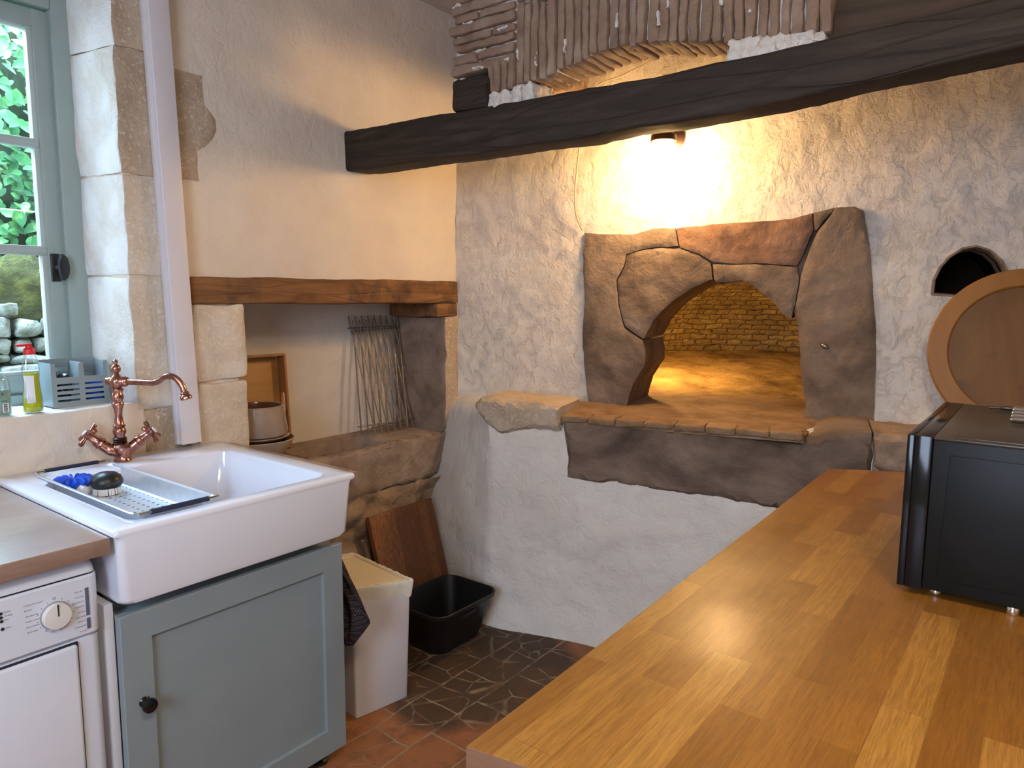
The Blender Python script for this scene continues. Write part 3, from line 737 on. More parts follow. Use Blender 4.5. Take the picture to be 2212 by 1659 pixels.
# the big sooty sill block, its plain neighbour stones
def lblock(name, px, mat, fr, dep, amp, seed, rnd=.02):
    bm = NB(); panel(bm, [lo2(x, y, fr) for x, y in px], org=LO_P + LO_N * fr, u=LO_U, n=LO_N, step=.02, rnd=rnd, jag=.008, depth=dep, seed=seed,
                     disp=lambda p, d: amp * (fbm(p, 4, 3, seed) + .7 * fbm(p, 14, 3, seed + 1)))
    return obj(name, bm, M[mat], oven)
lblock('sill_stone', [(1213, 900), (1500, 934), (1728, 962), (1742, 950), (1800, 934), (1884, 936), (1884, 1000), (1872, 1140), (1660, 1098), (1440, 1064), (1330, 1046), (1222, 1036), (1224, 990), (1217, 940)], 'sill_stone', -.016, .40, .0035, 81)
lblock('ledge_stone', [(1022, 872), (1038, 858), (1100, 866), (1170, 872), (1211, 879), (1208, 932), (1150, 927), (1100, 937), (1080, 940), (1055, 922), (1034, 900), (1024, 886)], 'limestone_b', -.014, .25, .005, 83)
lblock('rubble_block', [(1889, 936), (1960, 944), (2030, 950), (2030, 1040), (1960, 1030), (1886, 1022)], 'rubble', -.03, .3, .016, 85)
# warm bulb light inside, out of sight behind the jamb
lp = COR + UP_U * (ar2[0][0] - .08) + UP_N * .85 + V(0, 0, 1.36)
lamp('oven_bulb_light', 'POINT', lp, OVEN_LAMP, (1, .60, .20), .03)

# ---- round-headed vent niche
vn = empty('vent_niche', COR + UP_U * 2.2 + UP_N * .1 + V(0, 0, 1.45), 'dark round-headed vent hole with a brown brick rim, above the wooden platter', 'vent')
vc = (sum(p[0] for p in vent2) / len(vent2), sum(p[1] for p in vent2) / len(vent2))
bm = NB(); rings = []
for k, d in ((1.04, .008), (1.03, -.004), (.96, -.003), (.90, .04), (.87, .14)):
    rings.append([COR + UP_U * (vc[0] + (s - vc[0]) * k) + UP_N * (d + .003 * fbm((s, z, k), 30, 2, 91)) + V(0, 0, vc[1] + (z - vc[1]) * k) for s, z in resample(vent2, .02)])
loft(bm, rings); obj('vent_rim', bm, M['niche_stone'], vn)
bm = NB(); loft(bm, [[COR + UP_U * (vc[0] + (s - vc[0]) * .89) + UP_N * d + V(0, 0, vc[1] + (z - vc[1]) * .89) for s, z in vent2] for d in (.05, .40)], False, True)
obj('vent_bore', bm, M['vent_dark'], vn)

# ------------------------------------------------------------------ beam, hood
BX = ony(745, 282, YA).x
BT = [onx(x, y, BX) for x, y in ((745, 282), (870, 259), (1000, 237), (1130, 215), (1400, 165), (1600, 123), (1780, 82), (1950, 42), (2130, 0), (2250, -32))]
BB = [onx(x, y, BX + .13) for x, y in ((752, 380), (820, 377), (900, 366), (1000, 353), (1100, 341), (1200, 328), (1300, 313), (1400, 292), (1480, 284), (1600, 264), (1700, 245), (1850, 212), (2000, 181), (2212, 137))]
def interp(pts, y):
    pts = sorted(pts, key=lambda p: p.y)
    for a, b in zip(pts, pts[1:]):
        if y <= b.y: return a.z + (b.z - a.z) * (y - a.y) / (b.y - a.y)
    return pts[-1].z
def beam_z(y, top):
    return interp(BT if top else BB, min(max(y, .02), 2.39))
bm = NB(); loops = []
for i in range(150):
    y = YA + .12 - i * (YA + 1.75) / 149
    yy = max(y, .12); zt, zb = beam_z(yy, True), beam_z(yy, False)
    if y < .12: zt -= 0; zb -= 0
    ring = []
    for (px_, pz) in rrect(1, 1, .10, 3):
        p = V(BX + .065 + px_ * .13, y, (zt + zb) / 2 + pz * (zt - zb))
        p += V(fbm(p, 5, 3, 101) * .006 + fbm(p, 25, 3, 103) * .002, 0, fbm(p, 4, 3, 102) * .005 + fbm(p, 30, 2, 104) * .0025)
        ring.append(p)
    loops.append(ring)
loft(bm, loops, True, True)
tag(obj('timber_beam', bm, M['beam']), 'long black timber beam crossing the room in front of the oven wall', 'beam')

HX = BX + .02
hood = empty('brick_chimney_hood', (HX + .1, 1.2, 2.1), 'brick chimney hood with an arch of upright bricks, resting on the black beam', 'chimney hood')
AP = [(1050, 203), (1095, 199), (1118, 190), (1123, 183), (1170, 172), (1210, 151), (1241, 137), (1272, 122), (1296, 113), (1339, 101), (1383, 93), (1442, 90), (1501, 88), (1564, 87), (1599, 83), (1697, 77), (1772, 72)]
apts = [onx(x, y, HX) for x, y in AP]
def arch_z(y): return interp(apts, y)
bm = NB(); y = apts[0].y; i = 0; yend = apts[-1].y
ypier = onx(1112, 60, HX).y
while y > yend:
    w = .0335 + .005 * random.uniform(-1, 1)
    z0 = arch_z(y - w / 2) + random.uniform(-.004, .004)
    z1 = 2.62 if y < ypier else onx(1085, 126, HX).z
    if y - w < ypier < y: z1 = onx(1110, 110, HX).z
    dx = random.uniform(-.006, .006); zz = z0
    while zz < z1 - .01:
        ze = min(z1, zz + random.uniform(.24, .30))
        if z1 - ze < .06: ze = z1
        rblock(bm, (HX + dx, y - w + .0035, zz), (HX + .17 + dx, y - .001, ze - .002), .03, .008, .006, 20, 110 + i)
        zz = ze; i += 1
    y -= w
obj('brick_arch', bm, M['brick'], hood)
bm = NB(); yl = onx(976, 100, HX).y
z = onx(1000, 160, HX).z; k = 0
while z < 2.64:
    h = .034 + .004 * random.uniform(-1, 1); yy = yl + random.uniform(-.02, .012); ye = ypier + .004
    if k % 2: 
        m_ = yy + (ye - yy) * random.uniform(.35, .65); segs = ((m_, yy), (ye, m_ - .004))
    else: segs = ((ye, yy),)
    for a, b in segs:
        rblock(bm, (HX + random.uniform(-.006, .006), a, z), (HX + .17, b, z + h - .005), .03, .008, .006, 20, 300 + k)
    z += h; k += 1
obj('brick_pier', bm, M['brick'], hood)
# soft mortar core and squeezed-out joints
bm = NB()
yy = np.linspace(yl - .01, yend + .01, 60)
for a, b in zip(yy, yy[1:]):
    za = (arch_z(min(a, apts[0].y)) if a < apts[0].y else onx(1000, 160, HX).z) + .012
    box(bm, (HX + .018, b, za), (HX + .15, a, 2.64))
obj('mortar_core', bm, M['mortar'], hood)
bm = NB(); rn = random.Random(5)
for q in range(34):
    y = rn.uniform(yend, yl); z = rn.uniform(2.2, 2.5)
    rblock(bm, (HX - .003, y - (.022 if y > ypier else .004), z - (.004 if y > ypier else .02)), (HX + .03, y + (.022 if y > ypier else .004), z + (.004 if y > ypier else .02)), .008, .004, .006, 60, 500 + q)
obj('mortar_spots', bm, M['mortar'], hood)['kind'] = 'stuff'
for (xa, xb, t) in ((1052, 1150, .020), (1575, 1775, .040)):
    p, q = onx(xa, 215, HX), onx(xb, 100, HX); n_ = 9
    for j in range(n_):
        y1 = p.y + (q.y - p.y) * j / n_; y0 = p.y + (q.y - p.y) * (j + 1) / n_
        ym = (y0 + y1) / 2; zb_ = beam_z(ym, True) - .01; zt_ = arch_z(ym) + .006
        bm = NB(); rblock(bm, (HX - .004 - .012 * rn.random(), y0 - .008, zb_), (HX + .12, y1 + .008, max(zb_ + .02, zt_ - .006 * rn.random())), .014, .010, .010, 35, 540 + j); obj('mortar_joint', bm, M['mortar'], hood)
p, q = onx(972, 165, HX - .02), onx(1050, 240, HX - .02)
bm = NB(); rblock(bm, (HX - .02, q.y, beam_z(1.7, True) - .004), (HX + .26, p.y, onx(1010, 163, HX - .02).z), .03, .022, .008, 14, 570)
obj('timber_stub', bm, M['beam'], hood)
bm = NB(); rblock(bm, (HX + .16, p.y - .075, 2.175), (2.80, p.y - .025, 2.70), .05, .01, .008, 9, 572)
obj('hood_cheek', bm, M['brick'], hood)
bm = NB(); rblock(bm, (HX + .03, -.9, beam_z(.3, True) - .03), (HX + .15, yend - .002, 2.68), .05, .012, .012, 6, 571)
obj('sooty_panel', bm, M['soot'], hood)

# ------------------------------------------------------------------ wall lamp over the oven mouth and its cable
gd = -.19
gc = onp(1432, 345, COR + UP_N * gd, UP_N)
wl = empty('wall_lamp', gc + UP_N * .1, 'lit globe lamp on the white wall above the oven mouth, glowing warm yellow', 'lamp')
bm = NB(); bmesh.ops.create_uvsphere(bm, u_segments=32, v_segments=18, radius=.075)
for v in bm.verts: v.co += gc
obj('globe', bm, M['globe'], wl)
bm = NB(); lathe(bm, [(.045, 0), (.052, .006), (.05, .03), (.03, .045), (.012, .05)], gc + V(0, 0, .065)); obj('globe_collar', bm, M['copper_dark'], wl)
bm = NB(); tube(bm, spline([gc + V(0, 0, .112), gc + V(0, 0, .135) + UP_N * .02, gc + V(0, 0, .135) + UP_N * .08, gc + V(0, 0, .12) - UP_N * (gd + .01)]), .008); obj('lamp_arm', bm, M['copper_dark'], wl)
bm = NB(); lathe(bm, [(.05, 0), (.05, .01), (.02, .018)], gc - UP_N * (gd + .004) + V(0, 0, .12), -UP_N); obj('backplate', bm, M['copper_dark'], wl)
cab = [(1500, 40, -.02), (1425, 118, -.02), (1350, 160, -.03), (1290, 186, -.05), (1262, 240, -.05), (1253, 300, -.06), (1250, 330, -.06), (1244, 390, -.055), (1242, 440, -.05), (1246, 470, -.035), (1258, 498, -.014)]
bm = NB(); tube(bm, spline([onp(x, y, COR + UP_N * d, UP_N) for x, y, d in cab]), .0036, 8)
tag(obj('lamp_cable', bm, M['cable']), 'thin loose cable hanging down the white wall to the oven surround', 'cable')

# ------------------------------------------------------------------ white trunking up the window wall
tk = empty('cable_trunking', (1.24, 2.36, .925), 'white plastic trunking running up the wall beside the window stones', 'trunking')
def trunk(x0, x1, y0, y1, b):
    bm = NB(); lo_, hi_ = [], []
    for lst, z, off in ((lo_, .93, 0.0), (hi_, 2.75, -.052)):
        for a, c in rrect(x1 - x0, y1 - y0, b, 3): lst.append(V((x0 + x1) / 2 + a + off, (y0 + y1) / 2 + c, z))
    loft(bm, [lo_, hi_], True, True); return bm
obj('trunking_cover', trunk(1.212, 1.282, 2.335, 2.364, .003), M['trunk'], tk)
obj('trunking_base', trunk(1.204, 1.284, 2.352, 2.371, .001), M['trunk'], tk)
# ------------------------------------------------------------------ window
w1 = empty('window_1', (.57, 2.62, 1.085), kind='structure')
o = obj('window_sill', sill, [M['reveal'], M['plaster_wall']], w1)
for p in o.data.polygons:
    if p.normal.y < -.6: p.material_index = 1
bm = NB()
for lo, hi in (((.05, 2.59, 1.085), (.10, 2.68, 2.42)), ((.992, 2.595, 1.085), (1.075, 2.68, 2.42)), ((.10, 2.595, 2.325), (.992, 2.68, 2.42)), ((.10, 2.595, 1.085), (.992, 2.68, 1.118))): box(bm, lo, hi, .004)
obj('window_frame', bm, M['frame'], w1)
MZ = [(1.122, 1.188), (1.560, 1.588), (1.897, 1.923), (2.256, 2.318)]
for x0, x1 in ((.525, .994), (.10, .520)):
    bm = NB()
    for lo, hi in (((x0, 2.612, 1.122), (x0 + .066, 2.655, 2.318)), ((x1 - .050, 2.612, 1.122), (x1, 2.655, 2.318)), ((x0 + .06, 2.613, 1.122), (x1 - .045, 2.655, 1.178)), ((x0 + .06, 2.613, 2.264), (x1 - .045, 2.655, 2.318))): box(bm, lo, hi, .003)
    sash = obj('sash', bm, M['frame'], w1)
    bm = NB()
    for (a0, a1), (b0, b1) in zip(MZ, MZ[1:]):
        for lo, hi in (((x0 + .060, 2.618, a1 - .002), (x0 + .074, 2.648, b0)), ((x1 - .066, 2.618, a1 - .002), (x1 - .048, 2.648, b0)), ((x0 + .06, 2.618, a1 - .012), (x1 - .05, 2.648, a1 + .002)), ((x0 + .06, 2.618, b0), (x1 - .05, 2.648, b0 + .012))): box(bm, lo, hi, .002)
    for a0, a1 in MZ[1:3]: box(bm, (x0 + .06, 2.616, a0 + .006), (x1 - .05, 2.65, a1 - .006), .003)
    b = obj('glazing_bar', bm, M['bead'], sash)
    bm = NB(); box(bm, (x0 + .06, 2.633, 1.17), (x1 - .05, 2.637, 2.27)); obj('glass_pane', bm, M['glass'], sash)
hz = 1.523
bm = NB(); box(bm, (.948, 2.604, hz - .046), (.976, 2.614, hz + .044), .003)
tube(bm, [(.964, 2.606, hz), (.966, 2.575, hz)], .008)
hd = obj('window_handle', bm, M['black_satin'], w1)
bm = NB(); lathe(bm, [(.002, 0), (.013, .002), (.0195, .010), (.017, .018), (.005, .022)], (.968, 2.582, hz), (.30, -1, 0), 28, sq=2.2)
for v in bm.verts: pass
obj('handle_grip', bm, M['black_satin'], hd)
bm = NB(); tube(bm, [(.0, 2.72, 1.712), (1.1, 2.72, 1.706)], .0022, 6); obj('outside_line', bm, M['label_w'], w1)  # thin white line across the pane, just outside the glass

# ------------------------------------------------------------------ garden seen through the glass
bm = NB(); rn = random.Random(11)
def leaf(bm, c, ln, nrm, tip):
    nrm = nrm.normalized(); tip = (tip - nrm * tip.dot(nrm)).normalized(); s = nrm.cross(tip)
    prof = ((0, 0.02), (.18, .22), (.45, .30), (.75, .20), (1, .01))
    rows = []
    for t, w in prof:
        base = c + tip * (t - .3) * ln - nrm * (.12 * ln * t * t)
        rows.append([bm.verts.new(base - s * w * ln + nrm * .06 * ln * (w / .3)), bm.verts.new(base), bm.verts.new(base + s * w * ln + nrm * .06 * ln * (w / .3))])
    for a, b in zip(rows, rows[1:]):
        for i in (0, 1): bm.faces.new((a[i], a[i + 1], b[i + 1], b[i]))
for i in range(4600):
    x = rn.uniform(-.3, 3.0); z = rn.uniform(1.56, 2.85); dep = rn.random() ** 1.6
    y = 3.72 + dep * .45 + .10 * math.sin(x * 4 + z * 5) + max(0, z - 2.3) * .25
    leaf(bm, V(x, y, z), rn.uniform(.042, .082), V(rn.uniform(-.7, .7), -1, rn.uniform(-.1, 1.1)), V(rn.uniform(-1, 1), rn.uniform(-.3, .1), rn.uniform(-1.2, .3)))
hedge = empty('laurel_hedge', (1.3, 4.0, 1.5), 'dense glossy green laurel hedge outside the window', 'hedge')
o = obj('hedge_leaves', bm, M['leaf'], hedge, recalc=False); o['kind'] = 'stuff'
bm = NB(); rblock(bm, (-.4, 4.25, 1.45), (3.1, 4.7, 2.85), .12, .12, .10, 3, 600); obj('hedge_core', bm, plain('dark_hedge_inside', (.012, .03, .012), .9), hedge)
bank = empty('garden_bank', (1.3, 3.9, 0), 'mossy earth bank with dry-laid pale stones below the hedge, outside the window', 'bank')
bm = NB(); rblock(bm, (-.5, 3.72, -.2), (3.2, 4.8, 1.58), .07, .10, .10, 4, 601); obj('mossy_earth', bm, M['earth'], bank)
bm = NB(); z = .55; k = 0
while z < 1.42:
    x = -.3; h = rn.uniform(.045, .085)
    while x < 3.0:
        w = rn.uniform(.07, .19)
        if z < 1.28 or rn.random() < .35:
            rblock(bm, (x, 3.60 + rn.uniform(0, .04), z + rn.uniform(0, .01)), (x + w - .012, 3.84, z + h - .008), .03, .022, .016, 12, 620 + k)
        x += w; k += 1
    z += h
obj('dry_stones', bm, M['dry_stone'], bank)
bm = NB(); box(bm, (-1.5, 2.92, -.3), (4, 3.7, .5)); 
tag(obj('garden_path', bm, M['earth']), kind='structure')

# ------------------------------------------------------------------ things on the sill
SZ = 1.0855
dish = empty('dish_soap_bottle', (.803, 2.412, SZ), 'clear bottle of yellow-green washing-up liquid with a red cap, on the window sill', 'bottle')
def bl(bm, prof, c, sq): 
    loft(bm, [[V(c[0] + w / 2 * math.cos(a), c[1] + sq * w / 2 * math.sin(a), c[2] + h) for a in [2 * math.pi * i / 28 for i in range(28)]] for w, h in prof], True, True)
c = (.803, 2.412, SZ)
bm = NB(); bl(bm, [(.046, 0), (.054, .004), (.055, .02), (.050, .05), (.043, .08), (.041, .098), (.046, .118), (.047, .128), (.040, .150), (.034, .165), (.026, .172), (.024, .178)], c, .62); obj('bottle_body', bm, M['clear'], dish)
bm = NB(); bl(bm, [(.044, .003), (.050, .006), (.0515, .02), (.047, .05), (.040, .08), (.038, .098), (.0425, .118)], c, .62); obj('soap_liquid', bm, M['soap'], dish)
bm = NB(); bl(bm, [(.031, .174), (.032, .176), (.031, .188), (.026, .192), (.018, .194), (.016, .200)], c, .9)
box(bm, (c[0] - .034, c[1] - .009, SZ + .198), (c[0] + .006, c[1] + .009, SZ + .206), .003); obj('red_cap', bm, M['red_cap'], dish)
bm = NB()
loft(bm, [[V(c[0] + r * (.5 * w) * math.cos(a) * 1.0, c[1] - .62 * (.5 * w) * math.sqrt(max(0, 1 - (r * math.cos(a)) ** 2)) - .0012, SZ + h) for r in (-.98, -.7, -.4, -.1, .1)] for w, h, a in ((.049, .03, 0), (.047, .05, 0), (.042, .08, 0), (.041, .098, 0), (.045, .112, 0))], closed=False)
obj('bottle_label', bm, M['label_w'], dish)
hb = empty('hand_soap_bottle', (.712, 2.415, SZ), 'clear rounded bottle of pale liquid soap with a barcode, beside the washing-up liquid', 'bottle')
c = (.712, 2.415, SZ)
bm = NB(); bl(bm, [(.066, 0), (.072, .004), (.073, .085), (.068, .104), (.050, .122), (.028, .134), (.024, .150)], c, .72); obj('bottle_body', bm, M['clear'], hb)
bm = NB(); bl(bm, [(.064, .003), (.069, .006), (.070, .076)], c, .72); obj('soap_liquid', bm, M['gel'], hb)
bm = NB(); bl(bm, [(.030, .148), (.031, .17), (.014, .174), (.010, .2)], c, 1); obj('pump_cap', bm, plain('plum_cap', (.16, .10, .13), .4), hb)
def onbottle(x, z, w, sq, off=.0012):
    t = x / (w / 2); return V(c[0] + x, c[1] - sq * w / 2 * math.sqrt(max(0, 1 - t * t)) - off, SZ + z)
bm = NB()
def patch(bm, x0, x1, z0, z1, off, n_=4):
    loft(bm, [[onbottle(x0 + (x1 - x0) * i / n_, z, .073, .72, off) for i in range(n_ + 1)] for z in (z0, z1)], closed=False)
patch(bm, .006, .023, .012, .038, .0012); obj('barcode_label', bm, M['label_w'], hb, recalc=False)
bm = NB()
for z0, z1 in ((.014, .017), (.018, .0190), (.020, .0235), (.0245, .0255), (.0265, .030), (.031, .032), (.033, .036)): patch(bm, .009, .019, z0, z1, .0018)
for x0, x1, z0, z1 in ((.005, .012, .062, .069), (-.02, -.017, .055, .063), (-.013, -.010, .055, .063), (.004, .007, .043, .047), (.009, .012, .043, .047), (.014, .018, .043, .047)): patch(bm, x0, x1, z0, z1, .0018, 2)
obj('barcode_print', bm, M['print'], hb, recalc=False)

cd = empty('sink_caddy', (.95, 2.49, SZ), 'grey plastic sink caddy with slotted front and two compartments, on the window sill', 'caddy')
cx0, cx1, cy0, cy1, ch = .866, 1.030, 2.440, 2.535, .140
bm = NB()
def slot(x0, x1, z0, z1): return rect(x0, x1, z0, z1)
mid = (cx0 + cx1) / 2 + .004
holes = []
for a, b in ((cx0 + .014, mid - .008), (mid + .008, cx1 - .014)):
    for j in range(4): holes.append(slot(a, b, .018 + j * .0165, .0245 + j * .0165))
front = [(cx0, 0), (cx1, 0), (cx1, ch), (cx1 - .012, ch), (cx1 - .014, ch - .046), (mid + .008, ch - .046), (mid + .006, ch - .002), (mid - .006, ch - .004), (mid - .008, ch - .046), (cx0 + .014, ch - .046), (cx0 + .012, ch - .002), (cx0, ch - .004)]
panel(bm, front, holes, org=(0, cy0, SZ), step=.03, depth=.0028)
back = rect(cx0, cx1, 0, ch + .006)
panel(bm, back, [slot(a, b, .018 + j * .022, .030 + j * .022) for a, b in ((cx0 + .014, mid - .008), (mid + .008, cx1 - .014)) for j in range(5)], org=(0, cy1 - .003, SZ), step=.03, depth=.003)
for x in (cx0, mid - .0014, cx1 - .0028): box(bm, (x, cy0 + .001, SZ), (x + .0028, cy1 - .001, SZ + ch - .001), .001)
box(bm, (cx0, cy0 + .001, SZ), (cx1, cy1 - .001, SZ + .003))
obj('caddy_body', bm, M['caddy'], cd)
bm = NB(); bmesh.ops.create_icosphere(bm, subdivisions=4, radius=.032)
for v in bm.verts:
    v.co *= 1 + .35 * fbm(v.co, 60, 3, 5); v.co = V(v.co.x, v.co.y, v.co.z * 1.3) + V(.906, 2.487, SZ + .060)
tag(obj('scouring_pad', bm, M['wool']), 'dark curly steel scouring pad in the grey caddy, next to the dish soap', 'scourer')
bm = NB(); rblock(bm, (mid + .010, 2.455, SZ + .004), (cx1 - .012, 2.515, SZ + .072), .012, .008, .005, 40, 7)
tag(obj('blue_sponge', bm, M['blue']), 'blue cleaning cloth inside the caddy compartment closest to the tap', 'cloth')

# ------------------------------------------------------------------ sink, tap, colander, brushes
SX0, SX1, SY0, SY1, ST = .672, 1.356, 1.611, 2.368, .919
sk = empty('farmhouse_sink', (1.01, 1.99, .735), 'white ceramic farmhouse sink with a deep apron front, next to the window', 'sink')
def rl(x0, x1, y0, y1, r, z, n=6): return [V((x0 + x1) / 2 + a, (y0 + y1) / 2 + b, z) for a, b in rrect(x1 - x0, y1 - y0, r, n)]
bm = NB()
B = (.738, 1.288, 1.662, 2.198)
L = [rl(SX0 + .030, SX1 - .050, SY0 + .025, SY1 - .04, .03, .737), rl(SX0 + .014, SX1 - .036, SY0 + .006, SY1 - .03, .03, .741), rl(SX0 + .010, SX1 - .032, SY0 + .002, SY1 - .02, .022, .752),
     rl(SX0 + .008, SX1 - .018, SY0 + .001, SY1 - .012, .016, .890), rl(SX0 + .006, SX1 - .013, SY0, SY1 - .006, .014, .902), rl(SX0, SX1 - .002, SY0, SY1, .012, .905), rl(SX0, SX1, SY0, SY1, .012, .912),
     rl(SX0 + .002, SX1 - .002, SY0 + .002, SY1 - .002, .012, .917), rl(SX0 + .006, SX1 - .006, SY0 + .006, SY1 - .006, .012, ST),
     rl(B[0] - .008, B[1] + .008, B[2] - .008, B[3] + .008, .045, ST), rl(B[0] - .002, B[1] + .002, B[2] - .002, B[3] + .002, .042, ST - .003), rl(B[0], B[1], B[2], B[3], .04, ST - .010),
     rl(B[0] + .020, B[1] - .020, B[2] + .018, B[3] - .022, .05, .785), rl(B[0] + .034, B[1] - .034, B[2] + .034, B[3] - .036, .05, .766), rl(B[0] + .07, B[1] - .07, B[2] + .07, B[3] - .07, .05, .760), rl(1.0, 1.03, 1.91, 1.95, .014, .756)]
loft(bm, L, True, True)
obj('sink_basin', bm, M['ceramic'], sk, 50)
bm = NB(); lathe(bm, [(.038, 0), (.040, .003), (.030, .004), (.026, -.001)], (1.013, 1.93, .7575)); obj('drain', bm, M['steel'], sk)

tp = empty('copper_tap', (1.000, 2.300, ST), 'antique copper bridge-style kitchen tap with cross handles and a curved spout', 'tap')
tx, ty = .995, 2.300
bm = NB(); lathe(bm, [(.030, 0), (.031, .004), (.026, .012), (.026, .022), (.033, .034), (.034, .045), (.026, .054), (.020, .058)], (tx + .004, ty, ST), sq=.8)
AX = V(math.cos(R(-28)), math.sin(R(-28)), 0)
for s in (-1, 1):
    tube(bm, spline([V(tx + .004, ty, ST + .028), V(tx, ty, ST + .040) + AX * s * .030, V(tx, ty, ST + .062) + AX * s * .056]), [.019] * 9 + [.017] * 8)
obj('tap_base', bm, M['copper'], tp)
bm = NB(); lathe(bm, [(.018, .054), (.021, .058), (.018, .061), (.021, .065), (.018, .068), (.021, .072), (.017, .076)], (tx, ty, ST)); obj('tap_collar', bm, M['copper_dark'], tp)
bm = NB(); lathe(bm, [(.015, .074), (.015, .082), (.019, .090), (.019, .098), (.0145, .106), (.018, .110), (.018, .113), (.014, .118), (.0105, .145), (.0125, .165), (.0175, .178), (.0175, .182), (.0135, .188), (.0155, .194), (.0185, .203), (.0155, .212), (.014, .216), (.0185, .224), (.0185, .228), (.013, .232)], (tx, ty, ST)); obj('tap_column', bm, M['copper'], tp)
bm = NB(); lathe(bm, [(.012, .230), (.019, .238), (.0225, .250), (.019, .262), (.011, .270), (.0075, .276), (.013, .284), (.0145, .292), (.010, .301), (.005, .305), (.0075, .310), (.0075, .315), (.002, .320)], (tx, ty, ST)); obj('tap_finial', bm, M['copper'], tp)
sd = V(math.cos(R(-58)), math.sin(R(-58)), 0); zc = ST + .251
P = lambda a, h: V(tx, ty, zc + h) + sd * a
bm = NB()
lathe(bm, [(.013, -.030), (.013, -.022), (.0165, -.018), (.0165, .020), (.0145, .024), (.0165, .028), (.0145, .034), (.0105, .038)], V(tx, ty, zc), sd)
tube(bm, [P(.03, 0), P(.120, -.002)] + spline([P(.120, -.002), P(.138, .004), P(.158, .017), P(.178, .020), P(.198, .010), P(.213, -.012), P(.221, -.036)], 6)[1:], .0095, 14)
lathe(bm, [(.010, -.004), (.013, .0), (.011, .004), (.015, .008), (.0175, .013), (.0175, .018), (.013, .021)], P(.220, -.032), (sd * .25 + V(0, 0, -1)))
obj('tap_spout', bm, M['copper'], tp)
for s in (-1, 1):
    ax_ = (AX * s * .72 + V(0, 0, .62) + V(0, -.18, 0)).normalized(); c = V(tx, ty, ST + .060) + AX * s * .054
    bm = NB(); lathe(bm, [(.017, -.006), (.020, .0), (.017, .006), (.018, .012), (.014, .018), (.012, .034)], c, ax_); obj('tap_valve', bm, M['copper'], tp)
    u, v, w = basis_of(ax_); cc = c + ax_ * .044
    bm = NB(); lathe(bm, [(.013, -.010), (.015, -.004), (.015, .006), (.011, .011), (.004, .012)], cc, ax_)
    for k in range(4):
        a = R(45 + 90 * k + 12 * s); d_ = u * math.cos(a) + v * math.sin(a)
        tube(bm, [cc + d_ * .008, cc + d_ * .020, cc + d_ * .034, cc + d_ * .042, cc + d_ * .045], [.0052, .0052, .0078, .0070, .002], 10)
    h = obj('cross_handle', bm, M['copper'], tp)
    bm = NB(); lathe(bm, [(.010, 0), (.010, .003), (.006, .0045)], cc + ax_ * .0105, ax_); obj('handle_button', bm, M['ceramic'], h)

co_ = empty('sink_colander', (.855, 1.98, .87), 'perforated steel colander tray resting over the white sink bowl', 'colander')
QX0, QX1, QY0, QY1, QT = .752, .958, 1.690, 2.285, .9235
bm = NB()
loft(bm, [rl(QX0, QX1, QY0, QY1, .024, QT - .004), rl(QX0 - .003, QX1 + .003, QY0 - .003, QY1 + .003, .026, QT), rl(QX0, QX1, QY0, QY1, .024, QT + .002), rl(QX0 + .008, QX1 - .008, QY0 + .008, QY1 - .008, .022, QT), rl(QX0 + .016, QX1 - .016, QY0 + .018, QY1 - .095, .022, QT - .046), rl(QX0 + .024, QX1 - .024, QY0 + .026, QY1 - .103, .02, QT - .050)])
obj('colander_wall', bm, M['steel'], co_)
bm = NB(); bmesh.ops.create_grid(bm, x_segments=1, y_segments=1, size=.5)
for v in bm.verts: v.co = V((QX0 + QX1) / 2 + v.co.x * (QX1 - QX0 - .046), (QY0 + QY1 - .077) / 2 + v.co.y * (QY1 - QY0 - .125), QT - .0495)
obj('perforated_base', bm, M['perf'], co_, recalc=False)
for y, s in ((QY0, -1), (QY1, 1)):
    bm = NB(); tube(bm, spline([(QX0 + .006, y - s * .01, QT + .001), (QX0 + .006, y + s * .012, QT + .003), (QX0 + .02, y + s * .017, QT + .003), (QX1 - .02, y + s * .017, QT + .003), (QX1 - .006, y + s * .012, QT + .003), (QX1 - .006, y - s * .01, QT + .001)], 5), .0035, 8)
    hh = obj('colander_handle', bm, M['chrome'], co_)
    bm = NB(); tube(bm, [(QX0 + .03, y + s * .017, QT + .003), (QX1 - .03, y + s * .017, QT + .003)], .0065, 10); obj('handle_grip', bm, plain('navy_grip', (.02, .025, .055), .4), hh)
BZ = QT - .0495
br = empty('scrubbing_brush', (.872, 2.115, BZ), 'round black scrubbing brush with white bristles, lying in the steel colander', 'brush')
bc = V(.872, 2.115, BZ)
bm = NB(); lathe(bm, [(.030, .018), (.036, .020), (.042, .030), (.042, .038), (.037, .050), (.024, .060), (.008, .064)], bc, seg=36); obj('brush_grip', bm, M['black_satin'], br)
bm = NB(); rn = random.Random(3)
for q in range(120):
    a = rn.uniform(0, 6.283); r = .034 * math.sqrt(rn.random()) if q > 50 else .033
    d_ = V(math.cos(a), math.sin(a), 0)
    tube(bm, [bc + d_ * r * .95 + V(0, 0, .021), bc + d_ * r * 1.06 + V(0, 0, .001)], [.0032, .0022], 5)
o = obj('brush_bristles', bm, M['white_brush'], br); o['kind'] = 'stuff'
sc = empty('blue_scrubber', (.812, 2.185, BZ), 'blue frilled scrubber with a white knob, lying beside the black brush', 'scrubber')
c = V(.812, 2.185, BZ + .010)
bm = NB(); rings = []
for k, (r, h) in enumerate(((.004, .034), (.022, .036), (.040, .034), (.048, .026), (.040, .012), (.020, .002))):
    rings.append([c + V(math.cos(a) * r * (1 + (.10 * math.cos(14 * a) if k < 5 else 0)), math.sin(a) * r * (1 + (.10 * math.cos(14 * a) if k < 5 else 0)), h + (.006 * math.cos(14 * a) if 0 < k < 4 else 0)) for a in [2 * math.pi * i / 112 for i in range(112)]])
